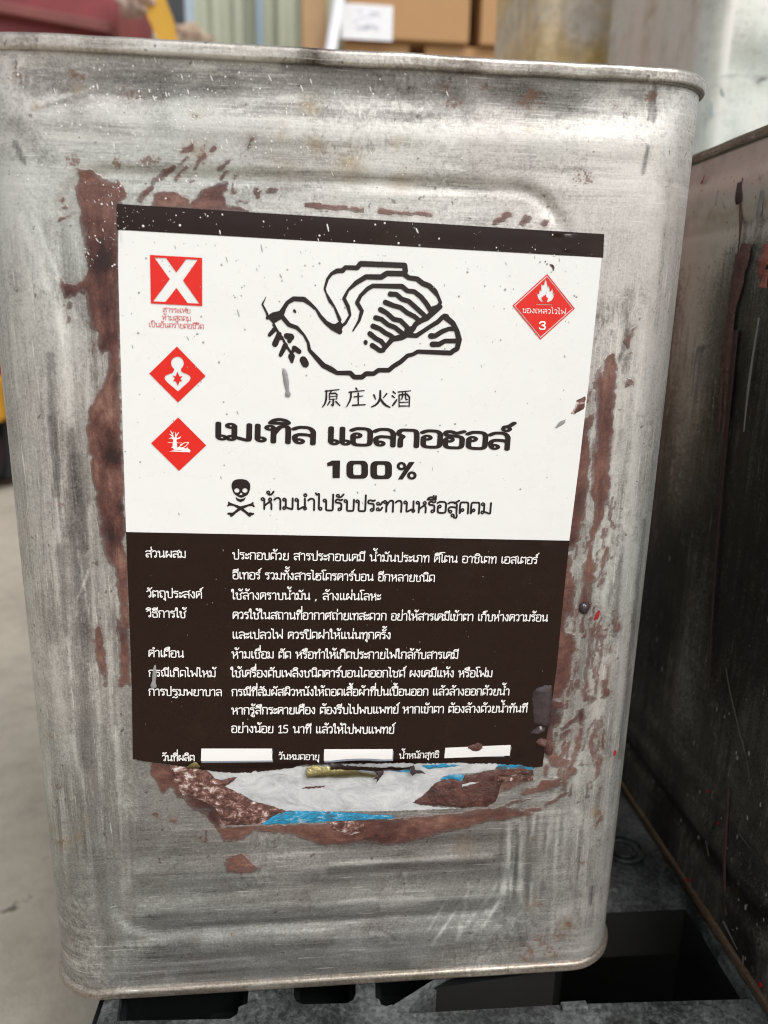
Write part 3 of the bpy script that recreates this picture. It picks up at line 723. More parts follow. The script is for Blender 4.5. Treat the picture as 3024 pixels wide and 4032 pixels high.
# brown bands
lower = [ML, MR] + [p for p in outline if p[1] > 2200 and p != ML]
sheet('brown_band', [[TL, TR, BTR, BTL]], M['brown_print'], label, OFF + .00008, dens=.0014)
boxes = [[(793.5, 2944), (1072, 2943), (1072, 2991), (792, 2994)], [(1276, 2944), (1546, 2944), (1544, 2986), (1275, 2991)], [(1752.5, 2941), (2010, 2930.5), (2007, 2975), (1749, 2984)]]
sheet('brown_panel', [lower], M['brown_print'], label, OFF + .00008, dens=.0014)
for b in boxes:
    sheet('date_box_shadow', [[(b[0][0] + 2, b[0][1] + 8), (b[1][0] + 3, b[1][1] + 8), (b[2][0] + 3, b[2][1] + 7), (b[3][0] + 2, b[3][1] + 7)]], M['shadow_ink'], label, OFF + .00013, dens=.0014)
    sheet('date_box', [b], M['white_ink'], label, OFF + .00017, dens=.0014)

# ---- Thai letter strokes (looped letterforms): 'x y x y ...' polylines, 'o x y' rings
GL = {
'ก': (.86, '.14 0 .14 .5 .26 .6 .04 .72 .12 1 .68 1 .72 .72 .72 0'),
'ข': (.72, 'o .14 .87|.26 .87 .28 .74 .10 .6 .18 .46 .18 0 .6 0 .6 1'),
'ค': (.84, 'o .44 .60|.35 .52 .16 .12 .1 0 .1 .6 .12 1 .70 1 .72 .7 .72 0'),
'ง': (.66, 'o .38 .87|.5 .87 .5 .02 .34 .02 .06 .52'),
'ช': (.88, 'o .14 .87|.26 .87 .26 .72 .14 .58 .22 .48 .22 0 .68 0 .68 .62 .54 .76 .7 .86 .84 1.05'),
'ซ': (.92, 'o .12 .87|.24 .87 .26 .70 .32 .92 .36 .70 .24 .55 .24 0 .72 0 .72 .62 .58 .76 .74 .86 .88 1.05'),
'ฐ': (.84, '.7 .98 .5 .88 .3 1 .1 .92 .1 .7 .5 .68 .66 .58 .66 .2|o .5 .14|.1 -.3 .3 -.18 .42 -.36 .68 -.3 .7 -.1'),
'ณ': (1.08, 'o .27 .14|.15 .14 .15 .5 .24 .62 .06 .72 .12 1 .5 1 .54 .8 .54 .1 .78 .3|o .9 .13|.94 1 .94 .14'),
'ด': (.84, 'o .30 .30|.2 .24 .12 .04 .1 0 .1 .6 .12 1 .70 1 .72 .7 .72 0'),
'ต': (.84, 'o .30 .30|.2 .24 .12 .04 .1 0 .1 .6 .1 1 .28 1 .41 .84 .55 1 .72 1 .72 .6 .72 0'),
'ถ': (.86, 'o .28 .13|.16 .13 .16 .5 .26 .62 .06 .72 .12 1 .68 1 .72 .72 .72 0'),
'ท': (.86, 'o .13 .87|.25 .87 .25 0|.25 .5 .46 .98 .72 1.02 .74 .7 .74 0'),
'ธ': (.78, '.68 .96 .5 .88 .28 1 .08 .94 .1 .66 .62 .66 .66 .5 .66 0 .12 0 .12 .42'),
'น': (.92, 'o .13 .87|.25 .87 .25 0 .62 .26|o .76 .13|.74 1 .76 .2|.62 .26 .7 .22'),
'บ': (.86, 'o .13 .87|.25 .87 .25 0 .74 0 .74 1'),
'ป': (.86, 'o .13 .87|.25 .87 .25 0 .74 0 .74 1.42'),
'ผ': (.88, 'o .24 .87|.12 .87 .12 0 .44 .56 .76 0 .76 1'),
'ฝ': (.88, 'o .24 .87|.12 .87 .12 0 .44 .56 .76 0 .76 1.42'),
'พ': (1.0, 'o .13 .87|.25 .87 .25 0 .54 .66 .86 0 .86 1'),
'ฟ': (1.0, 'o .13 .87|.25 .87 .25 0 .54 .66 .86 0 .86 1.42'),
'ภ': (.88, 'o .12 .13|.24 .13 .24 .5 .32 .62 .1 .72 .18 1 .70 1 .74 .72 .74 0'),
'ม': (.88, 'o .13 .87|.25 .87 .25 .13|o .14 .13|.25 .2 .74 0 .74 1'),
'ย': (.82, 'o .24 .87|.12 .87 .12 .68 .34 .54 .12 .42 .12 0 .7 0 .7 1'),
'ร': (.66, '.56 1.0 .42 .9 .25 1.02 .06 .92 .08 .7 .46 .68 .5 .52 .5 .13|o .37 .13'),
'ล': (.84, 'o .26 .13|.14 .13 .08 .4 .22 .56 .6 .54 .7 .44|.72 0 .72 .8 .58 1 .22 1 .06 .86'),
'ว': (.66, 'o .36 .13|.5 .13 .52 .8 .40 1 .2 1 .04 .86'),
'ศ': (.88, 'o .44 .58|.35 .5 .16 .12 .1 0 .1 .6 .12 .96 .70 .96 .72 .7 .72 0|.56 1.0 .88 1.14'),
'ส': (.86, 'o .26 .13|.14 .13 .08 .4 .22 .56 .6 .54 .7 .44|.72 0 .72 .8 .58 .98 .22 .98 .06 .86|.52 .9 .86 1.14'),
'ห': (.9, 'o .13 .87|.25 .87 .25 0|.25 .28 .62 .66 .76 .5 .76 0|o .66 .86|.62 .66 .74 .76'),
'อ': (.8, 'o .23 .58|.1 .58 .1 .1 .2 0 .6 0 .7 .1 .7 .86 .58 1 .2 1 .05 .88'),
'ฮ': (.84, 'o .23 .5|.1 .5 .1 .1 .2 0 .6 0 .7 .1 .7 .62 .56 .72 .1 .74 .08 .98 .3 1 .46 .88 .74 1.02'),
'ะ': (.52, 'o .14 .7|.22 .62 .34 .6 .46 .86|o .14 .2|.22 .12 .34 .1 .46 .36'),
'า': (.64, '.06 .84 .2 1 .42 1 .5 .84 .5 0'),
'เ': (.42, '.14 1 .14 .14|o .26 .13'),
'แ': (.82, '.14 1 .14 .14|o .26 .13|.54 1 .54 .14|o .66 .13'),
'โ': (.46, '.5 1.5 .02 1.5 .0 1.3 .2 1.22 .18 .14|o .3 .13'),
'ใ': (.48, 'o .1 1.2|.0 1.24 .02 1.46 .2 1.5 .24 1.3 .2 .14|o .32 .13'),
'ไ': (.48, '-.04 1.5 .06 1.32 .2 1.5 .2 .14|o .32 .13'),
',': (.5, '.2 .06 .2 -.02 .12 -.18'), ' ': (.52, ''), ':': (.4, ''),
'1': (.62, '.12 .88 .36 1.18 .36 0|.14 0 .56 0'), '5': (.82, '.62 1.16 .18 1.16 .16 .66 .5 .72 .68 .5 .6 .08 .3 0 .1 .12'),
}
MK = {
'ิ': '-.72 1.17 -.6 1.36 -.42 1.42 -.2 1.36 -.1 1.17 -.72 1.17',
'ี': '-.72 1.17 -.6 1.36 -.42 1.4 -.22 1.34 -.1 1.17 -.72 1.17|-.1 1.17 -.1 1.5',
'ึ': '-.72 1.17 -.6 1.36 -.42 1.42 -.2 1.36 -.1 1.17 -.72 1.17|o -.12 1.40',
'ื': '-.72 1.17 -.6 1.36 -.42 1.4 -.22 1.34 -.1 1.17 -.72 1.17|-.1 1.17 -.1 1.5|-.27 1.3 -.27 1.52',
'ั': 'o -.44 1.32|-.36 1.2 -.2 1.2 -.02 1.46',
'็': 'o -.46 1.22|-.58 1.24 -.5 1.44 -.3 1.36 -.2 1.2|-.36 1.46 -.04 1.5',
'่': '-.12 1.22 -.12 1.56', '้': 'o -.38 1.46|-.34 1.28 -.16 1.26 .0 1.54', '์': 'o -.2 1.26|-.28 1.38 -.12 1.42 .06 1.64',
'ุ': 'o -.2 -.2|-.1 -.16 -.1 -.46', 'ู': 'o -.42 -.2|-.32 -.16 -.32 -.42 -.1 -.42 -.1 -.14', 'ํ': 'o -.12 1.32',
}
UPV = set('ิีึืัํ'); TONE = set('่้์็')
_gc = {}
def glyph(txt, wt, ring=.115, kx=1.0):
    key = (txt, wt, kx)
    if key in _gc: return _gc[key]
    polys = []
    for st in txt.split('|'):
        st = st.strip()
        if not st: continue
        if st[0] == 'o':
            cx, cy = [float(t) for t in st[1:].split()]; r = ring * (1.0 if wt < .17 else 1.02)
            P = [(cx + r * math.cos(2 * math.pi * k / 12) / kx, cy + r * math.sin(2 * math.pi * k / 12)) for k in range(13)]; wr = wt * .78
        else:
            P = rounded(pts(st)); wr = wt
        P = [(x * kx, y) for x, y in P]
        polys += stroke_polys(P, wr, 8, .13)
    if not polys: _gc[key] = (np.zeros((0, 2)), []); return _gc[key]
    vs, fs = union2d(polys, 1e-5); vs = vs.copy(); vs[:, 0] /= kx
    _gc[key] = (vs, fs); return _gc[key]
def layout(s, wt, kx):
    x = 0.0; V = []; F = []; nb = 0; prev_up = False
    def put(txt, dx, dy):
        nonlocal nb
        vs, fs = glyph(txt, wt, kx=kx)
        if len(vs): V.append(vs + (dx, dy)); F.extend([tuple(i + nb for i in f) for f in fs]); nb += len(vs)
    i = 0; tall = False
    for ch in s:
        if ch in MK:
            dy = .36 if (ch in TONE and prev_up) else 0.0; dx = -.22 if (tall and ch in (UPV | TONE)) else 0.0
            put(MK[ch], x + dx, dy); prev_up = prev_up or ch in UPV
        elif ch == 'ำ':
            put('o -.16 1.3', x, 0); put(GL['า'][1], x, 0); x += GL['า'][0]; prev_up = False; tall = False
        else:
            a, t = GL[ch]; put(t, x, 0); x += a; prev_up = False; tall = ch in 'ปฝฟ'
            if ch == 'น': pass
    # tone over sara am rides higher
    return (np.concatenate(V) if V else np.zeros((0, 2))), F, x - .1
def text(s, a, b, xh, wt, mat, parent, off, kx=None, name='lettering'):
    """a, b: baseline ends (survey), xh: height of the letters"""
    s = s.replace('้ำ', 'ํ้า').replace('่ำ', 'ํ่า')
    A = np.array(face(*a)); B = np.array(face(*b)); up = np.array(face(a[0] + (b[0] - a[0]) * .5, (a[1] + b[1]) / 2 - xh)) - np.array(face((a[0] + b[0]) / 2, (a[1] + b[1]) / 2))
    h = np.linalg.norm(up); d = (B - A) / np.linalg.norm(B - A); n = np.array([-d[1], d[0]])
    _, _, w0 = layout(s, wt, 1.0); L = np.linalg.norm(B - A); sx = L / w0; kk = sx / h
    V, F, w0 = layout(s, wt, round(kk, 2) if kx is None else kx)
    P = A + np.outer((V[:, 0] - .05) * sx, d) + np.outer(V[:, 1] * h, n)
    return mesh(name, surf(P, off), F, mat, parent)
PO = OFF + .0002
text('เมเทิล', (849, 1729), (1240, 1748), 64, .185, M['black_print'], label, PO, .95)
text('แอลกอฮอล์', (1292, 1748), (2003, 1769), 64, .185, M['black_print'], label, PO, .92)
text('ห้ามนำไปรับประทานหรือสูดดม', (1030, 2003), (1934, 2023), 44, .165, M['black_print'], label, PO)
text('สารระเหย', (642, 1229), (751, 1233), 17, .115, M['pink_print'], label, PO)
text('ห้ามสูดดม', (640, 1260), (753, 1264), 17, .115, M['pink_print'], label, PO)
text('เป็นอันตรายต่อชีวิต', (588, 1287), (804, 1295), 17, .115, M['pink_print'], label, PO)
for s, a, b, xh in [
 ('ส่วนผสม', (575, 2193), (733, 2195), 26), ('วัตถุประสงค์', (580, 2350), (796, 2354), 26), ('วิธีการใช้', (580, 2428), (733, 2431), 26),
 ('คำเตือน', (586, 2584), (724, 2587), 26), ('กรณีเกิดไฟไหม้', (587, 2662), (850, 2664), 25), ('การปฐมพยาบาล', (587, 2736), (874, 2738), 25),
 ('วันที่ผลิต', (641, 2993), (767, 2993), 23), ('วันหมดอายุ', (1098, 2986), (1256, 2987), 21), ('น้ำหนักสุทธิ', (1571, 2984), (1727, 2981), 21),
 ('ประกอบด้วย สารประกอบเคมี น้ำมันประเภท คีโตน อาซิเตท เอสเตอร์', (917, 2200), (2114, 2219), 26),
 ('อีเทอร์ รวมทั้งสารไฮโดรคาร์บอน อีกหลายชนิด', (917, 2278), (1711, 2289), 26),
 ('ใช้ล้างคราบน้ำมัน , ล้างแผ่นโลหะ', (914, 2358), (1498, 2362), 26),
 ('ควรใช้ในสถานที่อากาศถ่ายเทสะดวก อย่าให้สารเคมีเข้าตา เก็บห่างความร้อน', (917, 2435), (2154, 2445), 26),
 ('และเปลวไฟ ควรปิดฝาให้แน่นทุกครั้ง', (916, 2513), (1538, 2514), 26),
 ('ห้ามเชื่อม ตัด หรือทำให้เกิดประกายไฟใกล้กับสารเคมี', (914, 2590), (1803, 2592), 26),
 ('ใช้เครื่องดับเพลิงชนิดคาร์บอนไดออกไซด์ ผงเคมีแห้ง หรือโฟม', (911, 2664), (1937, 2664), 26),
 ('กรณีที่สัมผัสผิวหนังให้ถอดเสื้อผ้าที่ปนเปื้อนออก แล้วล้างออกด้วยน้ำ', (913, 2738), (2004, 2735), 25),
 ('หากรู้สึกระคายเคือง ต้องรีบไปพบแพทย์ หากเข้าตา ต้องล้างด้วยน้ำทันที', (913, 2810), (2074, 2802), 25),
 ('อย่างน้อย 15 นาที แล้วให้ไปพบแพทย์', (912, 2881), (1550, 2883), 25)]:
    text(s, a, b, xh, .155, M['white_ink'], label, PO)

# ---- heavy wide "100%" and digits as stroked shapes
def polyprint(name, polys_px, mat, parent, off, holes=()):
    return sheet(name, polys_px, mat, parent, off, holes)
def zz(t, ox, oy, k): return pts(t, ox, oy, k)
H = (800, 1500, .7836)
def rrect(x0, y0, x1, y1, r, sh=0.0, n=5):
    P = []
    for cx, cy, a0 in ((x1 - r, y1 - r, 0), (x0 + r, y1 - r, 90), (x0 + r, y0 + r, 180), (x1 - r, y0 + r, 270)):
        for k in range(n + 1):
            a = math.radians(a0 + 90 * k / n); P.append((cx + r * math.cos(a), cy + r * math.sin(a)))
    return [(x + sh * (y - y1), y) for x, y in P]
def H_(P): return [(H[0] + H[2] * x, H[1] + H[2] * y) for x, y in P]
P100 = [H_([(622, 412), (648, 399), (688, 399), (686, 487), (650, 487), (650, 424), (625, 428)]),
        H_(rrect(720, 400, 828, 490, 26)), H_(rrect(840, 402, 948, 492, 26)), H_([(1034, 406), (1062, 407), (1002, 494), (978, 494)])]
def ring(cx, cy, r, n=20, sx=1.0): return [(cx + r * sx * math.cos(2 * math.pi * k / n), cy + r * math.sin(2 * math.pi * k / n)) for k in range(n)]
P100 += [H_(ring(996, 427, 21, sx=1.15)), H_(ring(1048, 474, 21, sx=1.15))]
H100 = [H_(rrect(754, 418, 795, 472, 10)), H_(rrect(873, 420, 914, 474, 10)), H_(ring(996, 427, 9)), H_(ring(1048, 474, 9))]
polyprint('lettering', P100, M['black_print'], label, PO, H100)
# ---- brush written characters
def hanzi(name, specs, mat):
    polys = []
    for cx, cy, sc, strokes in specs:
        for st in strokes.split('|'):
            v = [float(t) for t in st.split()]; wd = v[0]; P = [(v[i], v[i + 1]) for i in range(1, len(v), 2)]
            if len(P) > 2: P = chaikin(P, 1)
            P = [(cx + sc * x, cy + sc * y) for x, y in P]; n = len(P)
            W = [1.35 * sc * wd * (.7 + .5 * math.sin(math.pi * (.2 + .8 * i / max(1, n - 1)))) for i in range(n)]
            polys += stroke_polys([face(*p) for p in P], [w_ / 10600 for w_ in W], 8)
    vs, fs = union2d(polys, 1e-7)
    return mesh(name, surf(vs, PO), fs, mat, label)
K = .7836
hz = [
 (800 + K * 648, 1500 + K * 84, K * 46, '.11 -.75 -.72 .75 -.9|.12 -.62 -.78 -.62 0 -.75 .6 -1.05 1.0|.1 -.1 -.7 -.25 -.45|.1 -.3 -.45 -.3 .2|.1 -.3 -.45 .55 -.52 .5 .15|.08 -.28 -.12 .5 -.18|.08 -.28 .18 .5 .12|.12 .12 .2 .12 .9 -.1 .75|.12 -.25 .4 -.5 .8|.13 .4 .4 .85 .85'),
 (800 + K * 770, 1500 + K * 84, K * 46, '.13 -.05 -1.05 .1 -.85|.11 -.8 -.6 .85 -.8|.12 -.6 -.65 -.6 .1 -1.05 .95|.1 -.25 -.1 .7 -.2|.13 .2 -.5 .2 .8|.13 -.4 .82 .95 .75'),
 (800 + K * 892, 1500 + K * 86, K * 46, '.13 -.75 -.35 -.55 .1|.12 .65 -.5 .3 -.05|.14 -.05 -.8 -.05 .1 -.45 .7 -1.0 .95|.15 -.05 .05 .4 .7 1.0 1.0'),
 (800 + K * 998, 1500 + K * 88, K * 46, '.13 -.95 -.75 -.7 -.55|.13 -1.05 -.3 -.8 -.1|.13 -1.0 .75 -.7 .35 -.55 .1|.1 -.4 -.72 .95 -.85|.11 -.3 -.4 -.3 .9|.11 -.3 -.4 .85 -.5 .8 .9|.09 .08 -.75 .08 -.1 -.12 .15|.09 .4 -.78 .4 .1 .65 .1|.09 -.25 .42 .75 .38|.11 -.28 .82 .78 .8')]
hanzi('brush_lettering', hz, M['black_print'])
# ---- dove drawing
D = (980, 980, .5425)
def dv(t, wd):
    wd = [q * 1.14 for q in wd] if hasattr(wd, '__len__') else wd * 1.14
    P = pts(t, *D); v = wd if hasattr(wd, '__len__') else [wd] * len(P); v = [q * D[2] for q in v]
    return stroke_polys([face(*p) for p in P], [q / 10600 for q in v], 8, .2)
dove = []
dove += dv('125 348 98 402 128 460 138 490', [3, 10, 12, 14])
dove += dv('135 500 180 480 235 470 255 430 280 390 325 362 400 366 440 395 490 440 520 490 560 535 610 570 660 600', [20, 30, 34, 24, 22, 26, 28, 22, 14, 20, 24, 34, 30])
dove += [ccw([face(*p) for p in pts(q, *D)]) for q in ('125 490 190 468 245 465 260 500 215 520 180 545 150 515', '560 535 625 545 665 520 685 560 660 622 610 580')]
dove += dv('240 490 290 550 350 572 400 625 430 680 440 735 490 790 540 845 600 875 640 900 735 900 765 930 820 930 850 905 905 905 940 880 1015 880 1050 850 1100 820 1150 775 1190 765 1225 745 1465 755 1480 740 1510 725 1525 660 1510 600 1480 540 1420 490', [26, 24, 22, 14, 16, 20, 26, 30, 32, 24, 28, 28, 28, 28, 26, 26, 26, 26, 26, 24, 22, 24, 28, 28, 28, 32, 30, 30, 34, 34, 30])
dove += dv('660 515 620 420 590 380 560 320 550 290 570 220 600 180 640 160 680 158 700 135 785 138 810 108 1130 120 1135 165 1120 180', [20, 12, 20, 10, 12, 16, 18, 26, 26, 24, 26, 30, 30, 30, 28])
dove += dv('660 570 700 540 735 480 720 420 690 360 720 300 780 245 850 203 960 205 1000 178 1120 180 1160 210 1220 218 1260 250 1310 270 1350 310 1375 350 1390 390 1370 420 1320 440', [16, 16, 14, 22, 20, 14, 26, 28, 30, 30, 30, 26, 28, 30, 30, 30, 18, 18, 24, 30])
dove += dv('755 595 800 520 820 450 785 390 810 340 860 290 900 268 1110 272 1150 305 1200 310 1250 350 1290 400 1320 450', [8, 16, 22, 24, 20, 24, 24, 28, 26, 26, 28, 28, 28])
for t in ('1025 328 1070 330 1110 365 1160 380 1210 425 1270 480', '990 388 1050 412 1100 425 1150 465 1200 490 1230 515', '955 440 1000 465 1050 510 1100 520 1150 570 1170 600', '920 500 960 510 1010 550 1060 570 1110 610 1140 630', '900 560 950 580 990 610 1030 630 1055 650', '878 615 920 650 960 670 990 710', '895 700 925 720 950 738 975 735'):
    n = len(pts(t)); dove += dv(t, [30] + [27] * (n - 1))
dove += dv('1390 420 1340 460 1290 500 1250 520 1210 545 1190 580 1160 610 1110 640 1040 655 1010 690 970 735', [24, 30, 34, 30, 28, 30, 34, 34, 30, 26, 26])
dove += dv('1150 625 1215 630 1260 600 1320 560 1370 530 1410 490 1435 490', [28, 26, 24, 24, 26, 26, 28]) + dv('1145 590 1210 560 1280 500', [30, 14, 14])
dove += dv('1320 632 1350 632 1400 600 1450 580 1490 580', [34, 28, 28, 24, 26]) + dv('1330 692 1380 692 1420 668 1510 668', [32, 30, 26, 28])
for t, wd in (('180 550 210 600 240 640 270 700 300 745 320 770', [16, 14, 12, 14, 14, 14]), ('185 585 150 625', [26, 20]), ('220 620 190 690', [30, 34]), ('235 645 215 640', [26, 16]), ('275 632 305 640', [34, 40]), ('300 640 295 668', [30, 26]), ('265 700 230 770', [30, 22]), ('318 745 330 720', [20, 20]), ('330 720 365 745', [30, 28]), ('310 780 312 818', [40, 18]), ('395 805 410 835', [42, 42]), ('330 448 337 458', [16, 12]), ('847 675 848 683', [24, 22])):
    dove += dv(t, wd)
vs, fs = union2d(dove, 1e-7)
mesh('dove_drawing', surf(vs, PO), fs, M['black_print'], label)
# ---- red cross square
R1 = (500, 900, .3014)
sheet('cross_sign', [pts('303 345 983 383 985 1012 315 978', *R1)], M['red_print'], label, PO, [pts('360 380 515 385 648 573 775 400 925 408 735 678 948 980 795 973 648 775 505 958 345 950 562 660', *R1)])
R2 = (500, 1300, .3014)
hd = ring(662, 430, 82, 22)
figure = pts('618 500 616 530 600 552 550 572 510 590 494 612 500 645 530 680 668 798 815 665 835 625 825 595 790 572 735 552 712 535 708 505')
def RR(P, r): return [(r[0] + r[2] * x, r[1] + r[2] * y) for x, y in P]
head_body = RR([(618, 500)] + [(662 + 83 * math.cos(math.radians(a)), 430 + 86 * math.sin(math.radians(a))) for a in range(122, 419, 12)] + [(708, 505), (712, 535), (735, 552), (790, 572), (825, 595), (835, 625), (815, 665), (668, 798), (530, 680), (500, 645), (494, 612), (510, 590), (550, 572), (600, 552), (616, 530)], R2)
dmd = sheet('health_hazard_sign', [pts('655 212 1028 598 670 942 295 565', *R2)], M['red_print'], label, PO, [head_body])
sheet('health_hazard_star', [pts('660 538 690 605 728 600 700 635 727 668 690 665 668 725 640 665 602 665 628 630 600 592 640 600', *R2)], M['red_print'], label, PO)
sheet('environment_hazard_sign', [pts('672 1138 1038 1503 683 1835 318 1475', *R2)], M['red_print'], label, PO)
def strokes_px(name, L, mat, off, scale):
    S_ = []
    for t, wd in L:
        P = pts(t, *scale); n = len(P); W = wd if hasattr(wd, '__len__') else [wd] * n
        S_ += stroke_polys([face(*p) for p in P], [q * scale[2] / 10600 for q in W], 8)
    return S_
tree = strokes_px('t', [('628 1525 628 1420', [55, 34]), ('628 1430 600 1385 560 1355', [24, 16, 5]), ('605 1390 590 1340 570 1310', [16, 12, 4]), ('600 1350 610 1325', [8, 4]), ('640 1420 640 1370 638 1330', [22, 14, 4]), ('645 1385 665 1350 680 1330', [12, 10, 4]), ('645 1420 690 1405 708 1385', [16, 14, 4]), ('620 1430 590 1405 552 1412', [16, 14, 4]), ('585 1528 680 1528', [8, 8]),
    ('538 1465 720 1470', 5), ('560 1580 818 1582', [3, 20]), ('600 1570 700 1545 815 1570', [6, 40, 30]), ('680 1545 700 1500 760 1465 810 1470', [6, 8, 8, 8]), ('700 1540 760 1520 800 1480 800 1465', [8, 8, 8, 14]), ('790 1540 800 1560', [20, 14]), ('705 1500 720 1490', [16, 16])], None, 0, R2)
vs, fs = union2d(tree, 1e-7); mesh('dead_tree_and_fish', surf(vs, PO + .00004), fs, M['white_ink'], label)
R3 = (1950, 980, .2411)
sheet('flammable_sign', [pts('843 410 1295 975 735 1480 278 925', *R3)], M['red_print'], label, PO, [pts('841 434 1270 974 737 1455 303 926', *R3)])
sheet('flammable_sign', [pts('840 458 1250 973 739 1430 325 927', *R3)], M['red_print'], label, PO,
      [pts('815 488 840 540 850 600 852 640 870 590 885 640 892 700 915 680 932 640 942 700 928 745 966 705 950 790 920 840 850 873 842 860 860 800 830 790 822 740 800 765 790 755 775 785 750 790 760 830 785 873 740 855 700 810 672 720 700 740 712 740 722 668 748 690 748 578 795 590', *R3), pts('668 898 924 908 924 920 666 911', *R3)])
text('ของเหลวไวไฟ', (2056, 1231), (2226, 1238), 17, .135, M['white_ink'], label, PO + .0001)
def strokemesh(name, L, mat, off, scale):
    vs, fs = union2d(strokes_px('s', L, mat, off, scale), 1e-7); return mesh(name, surf(vs, off), fs, mat, label)
strokemesh('lettering', [('722 1215 740 1192 770 1190 802 1198 808 1220 790 1242 760 1248', 22), ('760 1248 795 1256 812 1280 798 1308 765 1314 735 1310 716 1292', 22)], M['white_ink'], PO + .0001, R3)
# ---- skull and crossed bones
R4 = (800, 1850, .3014)
sk = RR(chaikin(pts('368 200 385 150 420 125 490 115 560 125 605 160 620 210 610 270 585 325 540 345 500 365 455 345 410 315 385 270'), 2, True), R4)
sheet('skull_symbol', [sk], M['black_print'], label, PO, [RR(ring(442, 266, 30, 16, 1.15), R4), RR(ring(547, 266, 30, 16, 1.15), R4), pts('490 295 515 300 510 328 475 326', *R4)])
strokemesh('crossed_bones', [('430 355 450 385 490 400 530 385 552 360', [6, 26, 36, 26, 6]), ('335 420 350 445 400 455 490 495 560 550 610 590', [18, 36, 24, 40, 28, 40]), ('325 465 350 445', [20, 30]), ('640 575 655 570', [30, 24]), ('615 565 640 575', [30, 30]), ('650 425 640 450 590 460 490 495 420 550 370 590', [18, 36, 24, 40, 28, 40]), ('665 475 640 450', [20, 30]), ('330 568 375 572', [26, 34])], M['black_print'], PO, R4)

# ------------------------------------------------------------------ torn remains under the label
def thick(name, outer_px, mat, parent, off, th, dens=.0016, bumpy=.0, seed=3, label=None, jit=2.0, round_=True):
    """a flake or blob with a domed, uneven top lying on the can wall"""
    poly = subdiv(outer_px, 7, jit, seed); o = tofront(poly)
    A = np.array(o); gx = np.arange(A[:, 0].min(), A[:, 0].max(), dens); gz = np.arange(A[:, 1].min(), A[:, 1].max(), dens)
    GX, GZ = np.meshgrid(gx, gz); GX = GX.ravel(); GZ = GZ.ravel(); ins = sd_poly(GX, GZ, o) > dens * .35
    vs, fs = tri2d([o], [], list(zip(GX[ins].tolist(), GZ[ins].tolist())))
    e = np.maximum(sd_poly(vs[:, 0], vs[:, 1], o), 0)
    hh = th * np.clip(e / .0016, 0, 1) ** .5 + bumpy * np.clip(e / .002, 0, 1) * vnoise(vs[:, 0], vs[:, 1], 420, 420, seed)
    y = -relief(vs[:, 0], vs[:, 1]) - off - hh
    V = [(float(a), float(b), float(c)) for a, b, c in zip(vs[:, 0], y, vs[:, 1])]
    ob = mesh(name, V, fs, mat, parent, True)
    if label: ob['label'] = label
    return ob
paper = zp('560 215 700 240 1000 240 1659 200', Z5) + zp('520 235 830 240 1060 250 1140 290 1100 300 960 325 860 332 740 365 680 400 600 480 545 522 600 540 700 552 870 557 600 570 400 577 100 578 0 579', Z6) + zp('1350 555 1160 548 1050 512 980 490 920 478 850 436 770 400 705 368 740 335 795 302 700 322 640 312 610 285', Z5)
thick('torn_paper', paper, M['paper'], can, .00004, .00010, .003, .00004, 4, 'grey white torn remains of an older paper label')
thick('crumpled_paper', zp('305 205 430 218 590 252 640 315 690 322 700 365 780 402 850 440 920 482 1050 512 1165 545 1080 575 975 645 690 655 670 590 640 520 560 480 470 445 400 430 345 340 320 250', Z5), M['mottled'], can, .00002, .0007, .0012, .0006, 6, 'crumpled paper soaked in brown and pink paint')
thick('blue_paint_strip', zp('975 645 1060 582 1180 542 1350 547 1659 560', Z5) + zp('250 598 412 604 422 622 200 634 0 640', Z6) + zp('1380 628', Z5), M['blue'], can, .00016, .0003, .0014, .0003, 8, 'bright cyan blue printed strip')
thick('blue_paint_strip', zp('715 372 740 350 800 335 865 330 875 350 862 376 800 362', Z6), M['blue'], can, .0004, .0003, .001, .0002, 9)
thick('blue_paint_strip', zp('1105 266 1200 270 1330 280 1330 298 1200 296 1080 300', Z6), M['blue'], can, .0002, .0003, .001, .0002, 10)
thick('blue_paint_strip', zp('600 276 690 268 780 266 860 276 770 288 640 300', Z6), M['blue'], can, .0003, .0003, .001, .0003, 11)
thick('blue_paint_strip', zp('370 300 440 308 520 306 620 312 560 322 440 318', Z6), M['blue'], can, .0003, .0003, .001, .0002, 12)
thick('thick_paint_blob', zp('540 520 600 482 680 402 740 368 800 365 862 378 880 345 960 328 1100 302 1325 300 1328 335 1110 345 1122 400 1105 450 1085 510 1030 548 960 545 880 556 700 540 590 537', Z6), M['thick_paint'], can, .0002, .0008, .0013, .0005, 13, 'glossy dried brown paint over the torn paper')
thick('thick_paint_blob', zp('0 642 60 640 150 642 230 650 200 720 110 735 40 700 0 690', Z6) , M['mottled'], can, .0001, .0005, .0012, .0006, 14)
thick('paper_curl', zp('1090 338 1200 348 1320 340 1320 366 1240 362 1130 376 1090 372', Z6), M['mottled'], can, .0012, .0008, .001, .0004, 15, 'curled pinkish paper shred')
thick('paper_curl', zp('860 392 930 376 985 376 920 392 860 408', Z6), M['paper'], can, .0012, .0004, .001, .0002, 16)
